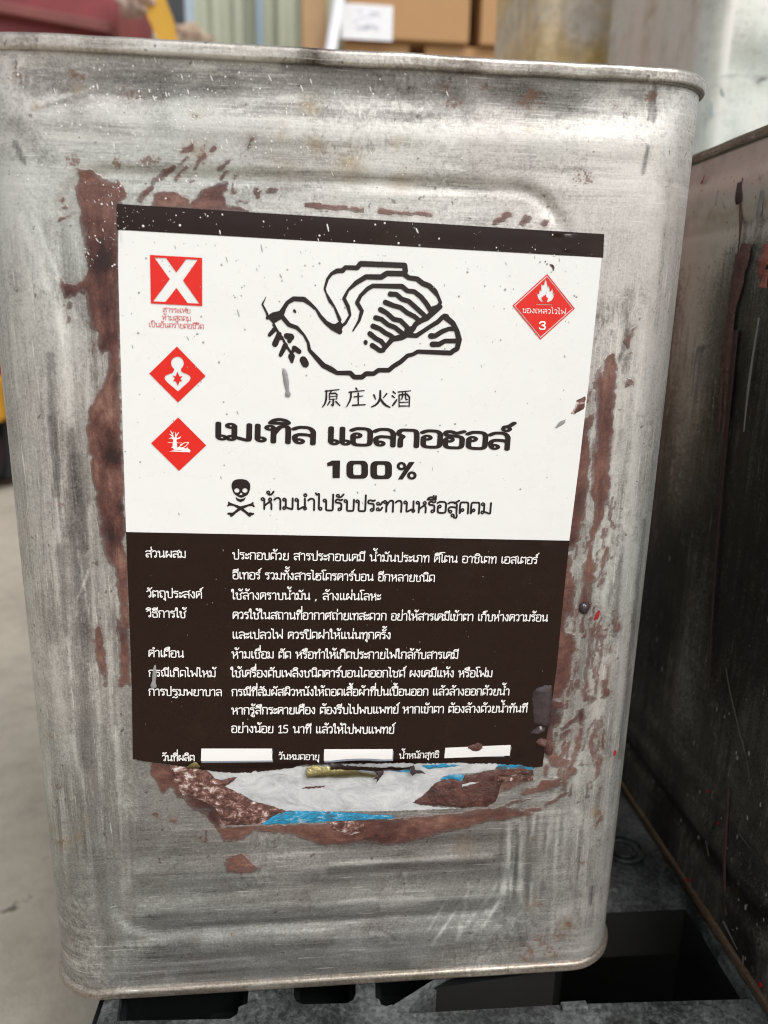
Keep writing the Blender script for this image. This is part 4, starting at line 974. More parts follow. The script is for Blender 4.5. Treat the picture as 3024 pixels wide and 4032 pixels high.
# gold foil flap folded back under the label edge
def flap(name, outer_px, mat, off, amp, seed):
    poly = subdiv(outer_px, 8, 2.0, seed); o = tofront(poly); A = np.array(o)
    GX, GZ = np.meshgrid(np.arange(A[:, 0].min(), A[:, 0].max(), .0007), np.arange(A[:, 1].min(), A[:, 1].max(), .0007)); GX = GX.ravel(); GZ = GZ.ravel()
    ins = sd_poly(GX, GZ, o) > .0003
    vs, fs = tri2d([o], [], list(zip(GX[ins].tolist(), GZ[ins].tolist())))
    t = (vs[:, 1] - A[:, 1].min()) / (A[:, 1].max() - A[:, 1].min())
    y = -relief(vs[:, 0], vs[:, 1]) - off - amp * np.sin(np.pi * t) - .0005 * vnoise(vs[:, 0], vs[:, 1], 60, 500, seed) - .0003 * vnoise(vs[:, 0], vs[:, 1], 300, 300, seed + 1)
    return mesh(name, [(float(a), float(b), float(c)) for a, b, c in zip(vs[:, 0], y, vs[:, 1])], fs, mat, label, True)
f1 = flap('gold_foil_flap', zp('1310 215 1340 205 1659 222', Z5) + zp('200 300 300 318 312 345 200 350 0 348', Z6) + zp('1500 292 1310 288 1300 255', Z5), M['gold'], .0008, .0018, 17)
f1['label'] = 'folded strip showing the gold back of the label'
flap('gold_foil_flap', zp('0 250 250 262 520 262 520 290 400 300 280 296 100 284 0 280', Z6), M['brown_print'], .0012, .0015, 18)
flap('gold_foil_flap', zp('430 213 465 190 505 180 535 205 520 238 470 230', Z5), M['gold'], .0006, .0006, 19)
for i, t in enumerate(('280 290 330 282 350 300 345 320 320 345 300 380 305 350 275 352 310 330', '520 265 545 258 552 290 600 300 622 318 560 312 535 330 520 310')):
    thick('torn_shred', zp(t, Z6), M['dark_paint'], can, .0018, .0006, .0008, .0004, 20 + i)
thick('torn_shred', zp('800 410 800 392 940 376 960 368', (1300, 2850, .6028)) if False else zp('1265 382 1300 366 1440 358 1430 368 1310 380', Z5), M['thick_paint'], can, .0004, .0003, .001, .0, 24)
thick('torn_shred', zp('640 315 690 322 740 305 798 300 770 330 712 368 690 350', Z5), M['mottled'], can, .0003, .0005, .001, .0006, 25)
# wet drops and blobs
thick('paint_drop', RR(chaikin(pts('697 1990 740 1975 785 1985 780 2030 755 2062 720 2064 700 2040'), 2, True), Z3), M['dark_paint'], can, .0003, .0013, .0008, 0, 26, 'dark round paint drip', 0)
thick('paint_drop', zp('400 650 430 620 500 596 548 604 550 760 530 930 470 915 410 910 395 800 392 720', Z4), M['dark_paint'], label, OFF + .0001, .0007, .001, .0003, 27)
thick('paint_drop', zp('370 985 400 945 430 925 470 915 500 930 490 960 440 985', Z4), M['dark_paint'], label, OFF + .0001, .0016, .0007, .0006, 28)
thick('paint_drop', zp('415 1040 460 1010 500 1020 520 1060 555 1090 552 1140 520 1150 495 1140 480 1090 430 1065', Z4), M['thick_paint'], label, OFF + .0001, .0018, .0008, .0006, 29)
thick('paint_drop', zp('890 700 940 680 980 668 1010 675 1012 705 985 728 950 730 905 708', (1350, 2560, .5425)), M['thick_paint'], label, PO + .0001, .0008, .0008, .0004, 30)
for q, tp in (('245 865 262 865 280 900 290 960 292 1030 305 1050 300 1070 285 1076 265 1070 262 1050 270 1030 252 960 243 900', D),
              ('188 150 200 105 212 102 216 180 210 230 218 262 200 275 176 268 172 250 185 220', (500, 2560, .5425))):
    thick('paint_drip', pts(q, *tp), M['silver_drip'], label, PO + .0001, .0006, .0008, 0, 31, 'silver grey dried drip', .6)
thick('paint_fleck', [(2340, 2448), (2349, 2418), (2362, 2405), (2366, 2412), (2358, 2440)], flat('red_paint', '9c1a1e', .4), can, .0001, .0004, .0008, 0, 33, 'small bright red paint fleck', 0)
thick('paint_fleck', [(2414, 2975), (2416, 2958), (2424, 2952), (2428, 2966), (2420, 2978)], bpy.data.materials['red_paint'], can, .0001, .0004, .0008, 0, 34, None, 0)
for q in ('883 245 905 250 945 262 965 310 950 362 940 350 925 300 890 270', '710 215 730 205 746 215 730 226', '832 235 848 235 850 262 834 262', '895 378 910 370 928 378 915 384', '800 212 822 192 826 210 808 222'):
    thick('paint_fleck', pts(q, *R3), M['thick_paint'], label, PO, .0003, .0006, 0, 35, None, .5)
# scuff through the white print at the right edge
sc = zp('745 480 740 560 700 590 660 612 640 605 670 560 680 510', Z3); thick('scuff', sc, M['mottled'], label, OFF + .00006, .0001, .0008, .0001, 36)
thick('scuff', zp('540 712 520 710 555 668 605 640 600 668 575 690', Z3), M['silver_drip'], label, OFF + .00006, .0001, .0008, 0, 37)
# grey smudges: little marks rubbed into the vinyl

# ---- droplets of overspray
def specks(name, places, mat, parent, off, label_=None):
    V = []; F = []
    for (x, y, L, wd, ang) in places:
        cx, cz = face(x, y); n = 7; b = len(V); k = 1 / 10600
        ring_ = []
        for i in range(n):
            a = 2 * math.pi * i / n; u = math.cos(a) * L * k / 2; v = math.sin(a) * wd * k / 2
            ring_.append((cx + u * math.cos(ang) - v * math.sin(ang), cz + u * math.sin(ang) + v * math.cos(ang)))
        P = surf(np.array(ring_ + [(cx, cz)]), off); P[-1] = (P[-1][0], P[-1][1] - min(L, wd) * k * .35, P[-1][2])
        V += P; F += [(b + i, b + (i + 1) % n, b + n) for i in range(n)]
    o = mesh(name, V, F, mat, parent, True); o['kind'] = 'stuff'
    if label_: o['label'] = label_
    return o
def scatter(n, fn, lo=1.4, hi=6.5, pl=.2):
    out = []
    while len(out) < n:
        x, y = fn(); s = lo + (hi - lo) * random.random() ** 3.2
        if random.random() < pl: out.append((x, y, s * random.uniform(1.6, 3.6) , max(1.5, s * .6), math.radians(random.uniform(95, 125))))
        else: out.append((x, y, s, s, 0))
    return out
def bandpt():
    x = 458 + 1900 * random.random() ** 1.5; t = (x - 458) / 1920; return x, 802 + 120 * t + random.uniform(6, 98)
def whitept():
    while True:
        x = random.uniform(480, 2330); y = random.uniform(950, 2060)
        if random.random() < (.15 + .85 * math.exp(-((y - 950) / 380)) * (.45 + .55 * math.exp(-((x - 700) / 600) ** 2))): 
            if x < 2374 - (y - 1015) * .122 - 15: return x, y
def metalpt():
    while True:
        x = random.gauss(760, 420); y = random.gauss(430, 170)
        if 60 < x < 2600 and 210 + .03 * x < y < 800 + x * .05 and (y < 790): return x, y
def brownpt(): return random.uniform(560, 2150), random.uniform(2140, 2900)
specks('paint_specks', scatter(90, bandpt, 1.5, 9, .2), M['speck_white'], label, OFF + .00008, 'white overspray droplets on the brown band')
specks('paint_specks', scatter(380, whitept, 1.6, 9, .22), M['speck_grey'], label, OFF + .00008, 'grey overspray droplets on the white vinyl')
specks('paint_specks', scatter(620, metalpt, 1.6, 7.5, .25), M['speck_white'], can, .00006, 'white overspray droplets on the bare metal')
specks('paint_specks', scatter(90, brownpt, 1.2, 4, .3), M['speck_grey'], label, OFF + .00008)
specks('paint_specks', scatter(60, lambda: (random.uniform(330, 470), random.uniform(700, 1050)), 1.6, 7, .3), M['speck_white'], can, .00012)

# ------------------------------------------------------------------ the dark tin on the right
def dark_fields(V, colr):
    n = len(V); f = zero_fields(n); per = 2 * A_ + Q_
    # face 3 (left side of the tin): u runs from the far corner to the near one
    u = colr - 3 * per; z = V[:, 2]
    f['vert'] = np.ones(n) * .85
    top = sstep(z, .285, .325)  # sky reflection on the upper wall, painted as lighter tone
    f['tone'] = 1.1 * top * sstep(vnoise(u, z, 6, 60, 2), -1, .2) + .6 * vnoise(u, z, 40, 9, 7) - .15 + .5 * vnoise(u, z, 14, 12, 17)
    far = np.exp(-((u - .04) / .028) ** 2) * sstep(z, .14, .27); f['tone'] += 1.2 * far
    f['warm'] = .1 * sstep(vnoise(u, z, 30, 10, 8), .2, 1)
    f['rust'] = .22 * sstep(vnoise(u, z, 70, 16, 12), .2, .9) + .3 * np.exp(-((z - .006) / .01) ** 2)
    f['paint'] = np.full(n, -6.0)
    f['tone'] += 1.1 * sstep(z, .300, .312) - 1.5 * np.exp(-((z - .3275) / .0042) ** 2) - .9 * np.exp(-(sd_round(u - A_, z, -.0905, .0690, .03, .3105, .017) / .003) ** 2)  # painted reflection bands below the rim and painted groove shade
    f['warm'] = np.clip(f['warm'] + .9 * np.exp(-((z - .3165) / .003) ** 2), 0, 1)  # orange reflection band painted in through the warm field
    return f
def plain_can(loc, rz, mat, rim_mat, lab, faces, fieldfn, step=.0022, cat='tin can'):
    c = empty('tin_can', loc, rz); tag(c, lab, cat, 'square tin cans')
    can_body('body', mat, c, step, faces, fieldfn)
    sweep('top_rim', RIM, rim_mat, c, fields=RF); lid('lid', CH - .0072, rim_mat, c)
    sweep('foot_seam', FOOT, M['foot_dark'] if mat is M['tin_dark'] else rim_mat, c, fields=dict(RF, rust=.4)); lid('base', .0030, rim_mat, c)
    return c
M['foot_dark'] = tin_material('foot_of_dark_tin', light='7d6c5c', mid='54463b', dark='2c231d', metal=.6, warm=.2)
M['rim_dark'] = tin_material('rim_of_dark_tin', light='8e8578', mid='5f574d', dark='2e2822', metal=.6, warm=.2)
RX = .1705
rc = plain_can((RX + CW / 2, -.068, 0), 0, M['tin_dark'], M['rim_dark'], 'grimy blackened square tin with pink paint runs standing right beside the labelled tin', {3: emboss, 0: emboss}, dark_fields, .0012)
# runs and scratches standing proud of the dark tin's wall
def wall(px, py): p = at(px, py, 0, RX); return (float(p[1]), float(p[2]))
def runs(name, L, mat, lab=None):
    for k in L: run1(name, [k], mat, lab)
def run1(name, L, mat, lab=None):
    V = []; F = []
    for t, W in L:
        P = chaikin([wall(*q) for q in pts(t)], 2); n = len(P); polyW = np.interp(np.linspace(0, 1, n), np.linspace(0, 1, len(W)), W)
        for i, (y, z) in enumerate(P):
            a = P[max(i - 1, 0)]; b = P[min(i + 1, n - 1)]; L_ = math.hypot(b[0] - a[0], b[1] - a[1]) + 1e-9; nx, nz = -(b[1] - a[1]) / L_, (b[0] - a[0]) / L_
            h = polyW[i] * (1 + .35 * vnoise(np.array([i * 1.0]), np.array([y * 90]), .7, 1, 3)[0]) / 2000
            for s, d in ((-1, 0), (0, 1), (1, 0)): V.append((RX - .0002 - d * h * .6, y + nx * h * s, z + nz * h * s))
        b0 = len(V) - 3 * n
        for i in range(n - 1):
            for j in range(2): F.append((b0 + 3 * i + j, b0 + 3 * i + j + 1, b0 + 3 * i + 3 + j + 1, b0 + 3 * i + 3 + j))
    o = mesh(name, [Vector(v) - Vector(rc.location) for v in V], F, mat, rc, True)
    if lab: o['label'] = lab
    return o
M['pink'] = flat('dusty_pink_paint', '6b4e4a', .5, 0, .8, 300, .0008)
M['salmon'] = flat('salmon_paint', '9c5f54', .45, 0, .4, 500, .0006)
M['mauve'] = flat('dark_mauve_paint', '483634', .5, 0, .5, 400, .0004)
runs('paint_run', [('2925 700 2915 800 2920 900 2900 1050 2895 1150', [1, 3, 1.5, 2]), ('2940 960 2925 1050 2890 1180 2880 1300 2865 1500 2850 1750 2830 2000', [6, 9, 5, 5, 3, 1]), ('2905 1000 2885 1180 2850 1400 2830 1700', [3, 5, 4, 3])], M['pink'])
runs('paint_run', [('3020 960 3010 1020 2995 1080 2992 1100', [4, 7, 5, 1]), ('3022 1060 3005 1130', [3, 5])], M['salmon'])
runs('paint_run', [('2915 720 2912 800', [5, 6]), ('2900 1300 2860 1700 2810 2300 2790 2700', [3, 3, 2, 2]), ('2870 3100 2850 3400 2860 3600', [3, 3, 2])], M['mauve'])
runs('paint_run', [('3005 750 2990 830 2985 880 2972 940', [3, 4, 2, 2]), ('2990 1250 2950 1500 2930 1700', [1.2, 1.6, 1]), ('2725 1560 2740 1400 2760 1360', [1, 2, 3]), ('2832 750 2820 810', [1.5, 1.5]), ('2845 780 2855 820', [1, 1.5])], M['silver_drip'])
runs('scratch', [('2860 2630 2870 2700 2905 2850 2935 2960 2960 3090', [.8, 1.0, .6, .5, .3]), ('2850 3630 2880 3690 2905 3740', [1.4, 1.6, .9]), ('2928 3760 2925 3830', [1.4, 1.4]), ('2910 3280 2955 3340', [.5, .3]), ('2780 3310 2792 3370', [.8, 1.2])], flat('dull_scratched_metal', '77746d', .45, .4))
runs('paint_run', [('2776 690 2768 716 2760 722', [.6, 1.6, .8]), ('2708 3455 2712 3475', [2, 2]), ('2992 3870 3002 3890', [3, 3]), ('2788 3110 2790 3122', [2, 2]), ('2830 3235 2832 3245', [2, 2])], bpy.data.materials['red_paint'], 'small red paint marks')
def rspecks():
    V = []; F = []
    for _ in range(420):
        y = random.uniform(-.06, .13); z = random.uniform(.0, .25) if random.random() < .8 else random.uniform(.05, .3)
        if random.random() < .7: z = abs(random.gauss(0, .07)) + .004
        r = .00018 + .0007 * random.random() ** 5; e = random.uniform(1, 2.4); b = len(V)
        for i in range(6):
            a = math.pi / 3 * i; V.append((RX - .0001 - rc.location[0], y + r * math.cos(a) - rc.location[1], z + r * e * math.sin(a)))
        V.append((RX - .0001 - r * .6 - rc.location[0], y - rc.location[1], z)); F += [(b + i, b + (i + 1) % 6, b + 6) for i in range(6)]
    o = mesh('paint_specks', V, F, M['silver_drip'], rc, True); o['kind'] = 'stuff'
rspecks()

# ------------------------------------------------------------------ tins stacked behind
def pale_fields(V, colr):
    n = len(V); f = zero_fields(n); per = 2 * A_ + Q_; z = V[:, 2]; k = colr / per
    f['vert'] = np.where(k < .85, .3, 1.0); u = V[:, 0]
    f['tone'] = .35 * vnoise(u + V[:, 1], z, 60, 25, 3) + np.where(colr > 3 * per, 1.0 * vnoise(colr, z, 130, 6, 6) + 1.0, .8 * vnoise(u, z, 22, 30, 13) + .1)  # side wall painted lighter in place of the sky light on it
    f['warm'] = np.where(colr > 3 * per, sstep(vnoise(colr, z, 60, 5, 8), .3, 1.2), 0); f['rust'] = .35 * sstep(vnoise(u, z, 50, 50, 4), .2, .9)
    return f
def yel_fields(V, colr):
    n = len(V); f = zero_fields(n); f['warm'] = np.full(n, .6); f['tone'] = .6 * vnoise(V[:, 0], V[:, 2], 40, 25, 2) + .2 * sstep(V[:, 2], 0, .3); f['vert'] = np.full(n, .5); f['rust'] = np.full(n, .1); return f
XC, YC = .298, .39
for zb, lb in ((0.0, 'silver tin at the bottom of the stack behind the blackened tin'), (CH, 'pale silver tin with faint blue drips, top of the stack behind the blackened tin')):
    plain_can((XC + CW / 2, YC, zb), 0, M['tin_pale'], M['tin_rim'], lb, {0: emboss, 3: emboss}, pale_fields, .0022)
for zb, lb in ((0.0, 'yellowish tin at the bottom of the farther stack, next to the cardboard boxes'), (CH, 'yellowish lacquered tin on top of the farther stack, next to the cardboard boxes')):
    plain_can((.2365 + CW / 2, .66, zb), 0, M['tin_yellow'], M['tin_rim'], lb, {0: emboss}, yel_fields, .0045)
# faint drips on the pale tin
up = [o for o in bpy.data.objects if o.type == 'EMPTY' and abs(o.location.z - CH) < 1e-6 and abs(o.location.x - XC - CW / 2) < 1e-6][0]
def drips(L, mat):
    V = []; F = []
    for x0, y0, x1, y1, wd in L:
        a = at(x0, y0, 1, YC - .0004); b_ = at(x1, y1, 1, YC - .0004); b = len(V)
        for t in np.linspace(0, 1, 6):
            p = a + (b_ - a) * t; h = wd / 4700 / 2 * (.6 + .7 * t)
            for s, d in ((-1, 0), (0, 1), (1, 0)): V.append((p[0] + s * h - up.location.x, p[1] - d * h * .5 - up.location.y, p[2] - up.location.z))
        for i in range(5):
            for j in range(2): F.append((b + 3 * i + j, b + 3 * i + j + 1, b + 3 * i + 4 + j, b + 3 * i + 3 + j))
    mesh('paint_drip', V, F, mat, up, True)
drips([(2840, 345, 2850, 378, 6), (2799, 400, 2803, 460, 9)], flat('pale_teal_paint', '7f979d', .4))
drips([(2960, 305, 3024, 300, 14), (2985, 318, 3010, 310, 22), (2830, 300, 2900, 296, 7)], flat('charcoal_paint', '5a5a5c', .5))

# ------------------------------------------------------------------ plastic pallet
g = NT('scuffed_black_plastic'); a = g.noise(70, detail=7, rough=.7); b = g.noise(420, detail=5, rough=.7, dist=.5); c = g.noise(1500, detail=2)
dust = g.map(g.math('ADD', g.math('MULTIPLY', g.noise(18, detail=4), .5), g.math('ADD', g.math('MULTIPLY', a, .2), g.math('MULTIPLY', b, .35))), .42, .72)
M['plastic'] = g.fin(g.mix(g.math('MULTIPLY', dust, .66), lin('191c1d'), lin('9a9e9e')), g.fmix(dust, .45, .8), 0, g.bump(b, .0004), .4)
g = NT('black_plastic_inside'); M['plastic_in'] = g.fin(g.mix(g.noise(50, detail=5), lin('08090a'), lin('171a1b')), .5, 0, None, .4)
pal = empty('plastic_pallet', (.4, .45, -.15)); tag(pal, 'black plastic pallet with rounded openings, scuffed grey on top, under the tins', 'pallet')
def on_deck(t, z=0.0): return [tuple(float(v) for v in at(x, y, 2, z)[:2]) for x, y in pts(t)]
def plate(name, outers, holes, z1, z0, mat):
    vs, fs = tri2d(outers, holes); n = len(vs); V = [(x, y, z1) for x, y in vs] + [(x, y, z0) for x, y in vs]
    F = [tuple(f) if True else f for f in fs] + [tuple(i + n for i in f[::-1]) for f in fs]
    for loop in list(outers) + list(holes):
        b = len(V); m = len(loop); V += [(x, y, z1) for x, y in loop] + [(x, y, z0) for x, y in loop]
        F += [(b + i, b + (i + 1) % m, b + m + (i + 1) % m, b + m + i) for i in range(m)]
    L = Vector(pal.location); o = mesh(name, [Vector(v) - L for v in V], F, mat, pal)
    return o
# pallet deck, seen strip in front of and beside the tins, slightly turned like the pallet
def D2(x, y): # deck frame -> world, 1.6 degree turn
    a = math.radians(-1.9); return (-.0930 + x * math.cos(a) - y * math.sin(a), -.0115 + x * math.sin(a) + y * math.cos(a))
def DP(L): return [D2(*p) for p in L]
def rr(x0, y0, x1, y1, r=.006, n=5): return DP(rrect(x0, y0, x1, y1, r, 0, n))
e0 = on_deck('460 4020 905 4012 935 3992 940 3965 975 3950 985 3800 560 3840 480 3860')
h2 = on_deck('1157 3700 1157 3925 1168 3945 1195 3955 1365 3950 1390 3938 1400 3918 1405 3700')
h3 = on_deck('1475 3750 1478 3930 1492 3934 1500 3955 1522 3962 1545 3955 1545 3960 1720 3850 1720 3750')
 
fr = [D2(-.0035, .012), D2(-.004, -.0042)]
deck_out = DP([(-.004, -.045), (.34, -.045), (.34, .055), (.25, .055), (.25, .30), (-.004, .30)])
front_bar = [D2(-.004, -.06), D2(.42, -.06), D2(.42, .30), D2(-.004, .30)]
slabhole = None
slot = [on_deck('2370 4022 2385 4005 2420 3995 2530 3998 2560 4010 2600 4040 2600 4070 2370 4070'), on_deck('1950 4100 1960 4040 2000 4026 2180 4024 2190 4040 2190 4100')]
mid1 = on_deck('2240 3560 2705 3540 2952 3934 2600 3944 2330 3952 2200 3957 1900 3974 1607 3991 1618 3960 1705 3862')
H4 = [p for p in mid1]
plate('deck', [front_bar], [e0, h2, h3, H4] + slot, 0.0, -.006, M['plastic'])
# walls below the deck round the openings
pb = MB(); L0 = Vector(pal.location)
def wallstrip(P, z1, z0, th=.0025):
    for i in range(len(P) - 1):
        a, b = Vector(P[i] + (0,)), Vector(P[i + 1] + (0,)); t = (b - a); n = Vector((-t.y, t.x, 0)).normalized() * th
        V = [a + Vector((0, 0, z1)), b + Vector((0, 0, z1)), b + n + Vector((0, 0, z1)), a + n + Vector((0, 0, z1)), a + Vector((0, 0, z0)), b + Vector((0, 0, z0)), b + n + Vector((0, 0, z0)), a + n + Vector((0, 0, z0))]
        pb.add([v - L0 for v in V], [(0, 1, 2, 3), (4, 7, 6, 5), (0, 4, 5, 1), (1, 5, 6, 2), (2, 6, 7, 3), (3, 7, 4, 0)])
for P in (e0, h2, h3):
    wallstrip(P + [P[0]], -.0062, -.05)
s0 = on_deck('2240 3560 2705 3540'); wallstrip([s0[0], s0[1]], -.0062, -.032)
wallstrip([on_deck('2705 3540')[0], on_deck('2950 3920')[0]], -.0062, -.12)
wallstrip([on_deck('1705 3862')[0], on_deck('2190 3790')[0]], -.004, -.07, .003)
wallstrip([on_deck('2190 3790')[0], on_deck('2240 3560')[0]], -.004, -.07, .003)
wallstrip([D2(-.004, -.06), D2(-.004, .30)], -.0062, -.15, .004); wallstrip([D2(-.004, -.06), D2(.42, -.06)], -.0062, -.05, .004)
pb.build('rib', M['plastic_in'], pal)
# a pale diagonal brace crossing the opening, its top catching dust
br = MB(); P = on_deck('1530 3972 1560 3985 1720 3872 1695 3858')
br.add([Vector((x, y, -.0035)) - L0 for x, y in P] + [Vector((x, y, -.05)) - L0 for x, y in P], [(3, 2, 1, 0), (0, 1, 5, 4), (1, 2, 6, 5), (2, 3, 7, 6), (3, 0, 4, 7)]); br.build('brace', M['plastic'], pal)
# round moulded boss on the deck
cx, cy = at(2452, 3345, 2, 0)[:2]; bb = MB()
for r, h in ((.0105, .0009), (.0062, .0006)):
    ringp = [(cx + (r) * math.cos(2 * math.pi * k / 32), cy + (r) * math.sin(2 * math.pi * k / 32), h) for k in range(33)]
    bb.tube([Vector(p) - L0 for p in ringp], .0009, 6)
bb.build('moulded_ring', M['plastic'], pal, True)
tbm = MB(); (x0_, y0_), (x1_, y1_) = on_deck('2215 3985 2305 3948'); tbm.bevbox(min(x0_, x1_), max(x0_, x1_), min(y0_, y1_), max(y0_, y1_), -.002, .0016, .0006, Matrix.Translation(-L0)); tbm.build('moulded_tab', M['plastic'], pal)
# the rest of the pallet: rear deck slats, blocks, lower runners
rb = MB()
for i in range(5): rb.bevbox(-.08, 1.0, .31 + i * .16, .31 + i * .16 + .13, -.02, 0, .003, Matrix.Translation(-L0))
rb.bevbox(.34, 1.0, -.07, .29, -.02, -.0005, .003, Matrix.Translation(-L0))
rb.build('deck_slat', M['plastic'], pal)
lo = MB()
for x in (-.06, .42, .90):
    for y in (-.04, .44, .92): lo.bevbox(x, x + .1, y, y + .1, -.13, -.021, .004, Matrix.Translation(-L0))
for y in (-.05, .43, .91): lo.bevbox(-.08, 1.02, y, y + .12, -.1499, -.131, .003, Matrix.Translation(-L0))
lo.build('runner', M['plastic_in'], pal)
m = MB(); m.box(-.085, 1.0, -.05, 1.0, -.126, -.122, Matrix.Translation(-L0)); m.build('added_dark_plate', M['plastic_in'], pal)  # dark plate added so the deck openings look black with shade

# ------------------------------------------------------------------ ground
g = NT('concrete_floor'); a = g.noise(2.2, detail=8, rough=.7); b = g.noise(38, detail=6, rough=.75); c = g.noise(300, detail=3)
s = g.math('ADD', g.math('MULTIPLY', a, .55), g.math('MULTIPLY', b, .45))
M['concrete'] = g.fin(g.mix(g.map(b, .62, .72), g.ramp(s, [(.3, lin('89847a')), (.5, lin('aba496')), (.72, lin('c4bdae'))]), lin('6e6a62')), .85, 0, g.bump(b, .002), .3)
me = MB(); me.add([(-60, -60, -.15), (60, -60, -.15), (60, 60, -.15), (-60, 60, -.15)], [(0, 1, 2, 3)])
gnd = me.build('ground', M['concrete']); tag(gnd, kind='structure')

# ------------------------------------------------------------------ things behind, out of focus
def seg_at(px, py, y): p = at(px, py, 1, y); return Vector((float(p[0]), float(p[1]), float(p[2])))
# corrugated sheet wall
M['sheet'] = flat('pale_green_painted_sheet', 'b9bda9', .5, .0, .05, 8)
wl = empty('corrugated_wall', (-.3, 3.6, -.15)); tag(wl, 'pale green corrugated metal sheet wall standing behind the tins', 'wall')
xs = np.arange(-2.2, 2.6, .012); prof = [(x, .018 * math.tanh(3 * math.sin(2 * math.pi * x / .095))) for x in xs]
V = []; 
for x, d in prof: V += [(x, d, 0), (x, d, 3.2)]
mesh('sheet', V, [(2 * i, 2 * i + 2, 2 * i + 3, 2 * i + 1) for i in range(len(prof) - 1)], M['sheet'], wl)
sp = MB(); p = seg_at(1022, 100, 3.5); sp.box(p.x + .3 - .014, p.x + .3 + .014, -.07, -.03, 0, 3.2); sp.build('edge_strip', flat('pale_blue_trim', '9db2c4', .5), wl)
# door post
p = seg_at(697, 100, 2.3); q = empty('door_post', (p.x, 2.3, -.15)); tag(q, 'dark grey upright steel post beside the corrugated wall', 'post')
m = MB(); m.bevbox(-.026, .026, -.03, .03, 0, 3.0, .004); m.build('post', flat('dark_grey_steel', '3d4044', .5, .1), q)
m = MB(); m.box(.027, .05, -.02, .02, 0, 3.0); m.build('edge_strip', flat('pale_blue_edge', 'a9bac6', .5), q); m = MB(); m.box(-.035, .035, -.045, .045, 0, .02); m.build('base_plate', bpy.data.materials['dark_grey_steel'], q)
# timber / cardboard edge, leaning white bar
tb = seg_at(1236, 100, 3.0); o = empty('timber_post', (tb.x, 3.0, -.15)); tag(o, 'tan timber post between the corrugated wall and the boxes', 'post')
m = MB(); m.bevbox(-.045, .045, -.04, .04, 0, 2.4, .004); m.build('post', flat('raw_timber', 'b1906a', .7, 0, .2, 12), o); m = MB(); m.box(-.05, .05, .041, .06, .2, 2.3); m.build('batten', bpy.data.materials['raw_timber'], o)
m = MB(); a_, b_ = seg_at(1303, 190, 2.9), seg_at(1335, 0, 2.9); dd = (b_ - a_); a2 = a_ - dd * 7; a2.z = max(a2.z, -.15)
t0 = (a_.z + .15) / dd.z; m.tube([a_ - dd * t0, b_ + dd * 1.5], .022, 10)
o = m.build('white_pipe', flat('white_plastic', 'e3e3ea', .4), None, True); tag(o, 'thin white pipe leaning beside the cardboard boxes', 'pipe')
# cardboard boxes, stacked
M['card'] = flat('brown_cardboard', 'b28a5f', .8, 0, .05, 10); M['tape'] = flat('packing_tape', 'a57d52', .35, 0, .04, 10)
def carton(x0, x1, y0, dy, z0, z1, lab, name='cardboard_box'):
    e = empty(name, ((x0 + x1) / 2, y0 + dy / 2, z0)); tag(e, lab, 'box', 'stacked cardboard boxes'); w_, d_, h_ = (x1 - x0) / 2, dy / 2, z1 - z0
    m = MB(); m.bevbox(-w_, w_, -d_, d_, 0, h_, .004); m.build('carton', M['card'], e)
    m = MB(); m.box(-w_ * .12, w_ * .12, -d_ - .001, -d_ + .01, h_ * .7, h_ + .001); m.box(-w_ * .12, w_ * .12, -d_, d_, h_ + .0002, h_ + .0012); m.build('tape', M['tape'], e)
    m = MB(); m.box(-.0015, .0015, -d_, d_, h_ + .0013, h_ + .0022); m.build('flap_seam', bpy.data.materials['dark_grey_steel'], e)
    return e
zt = 1.284
bx1 = carton(.13, .600, 3.0, .45, zt, zt + .40, 'brown cardboard box with a white paper sheet stuck on its front')
bx2 = carton(.645, .83, 3.0, .45, zt, zt + .40, 'brown cardboard box right of the box with the white sheet')
carton(.125, .375, 3.03, .42, zt - .30, zt - .003, 'brown cardboard box directly under the box with the white sheet')
carton(.435, .72, 3.03, .42, zt - .30, zt - .003, 'brown cardboard box second from left in the lower row')
carton(.735, .95, 3.03, .42, zt - .30, zt - .003, 'brown cardboard box at the right end of the lower row')
m = MB(); m.bevbox(.08, 1.0, 3.02, 3.46, zt - .335, zt - .303, .003); 
for x in (.1, .95):
    for y in (3.05, 3.42): m.bevbox(x - .02, x + .02, y - .02, y + .02, -.15, zt - .3351, .002)
sh = empty('storage_rack', (.5, 3.2, -.15)); tag(sh, 'dark steel rack carrying the cardboard boxes', 'rack'); L1 = Vector(sh.location)
o = mesh('shelf', [Vector(v) - L1 for v in m.V[:len(m.V) // 5]], [f for f in m.F if max(f) < len(m.V) // 5], bpy.data.materials['dark_grey_steel'], sh)
k0 = len(m.V) // 5
for j in range(4): mesh('leg', [Vector(v) - L1 for v in m.V[k0 * (j + 1):k0 * (j + 2)]], [tuple(i - k0 * (j + 1) for i in f) for f in m.F if min(f) >= k0 * (j + 1) and max(f) < k0 * (j + 2)], bpy.data.materials['dark_grey_steel'], sh)
pa, pb_ = seg_at(1345, 8, 2.99), seg_at(1545, 160, 2.99)
m = MB(); m.box(pa.x - bx1.location.x, pb_.x - bx1.location.x, -.2285, -.2265, pb_.z - zt, pa.z - zt); m.build('paper_sheet', flat('white_paper', 'edeef2', .7), bx1)
m = MB(); r = random.Random(4)
for i in range(16):
    x = r.uniform(.25, .75); z = .25 + .6 * r.random(); x0 = pa.x + (pb_.x - pa.x) * x - bx1.location.x; z0 = pb_.z + (pa.z - pb_.z) * z - zt; m.box(x0 - .012, x0 + .012, -.2292, -.2286, z0 - .002, z0 + .002)
m.build('faint_scribble', flat('faint_blue_ink', 'b9bfce', .7), bx1)
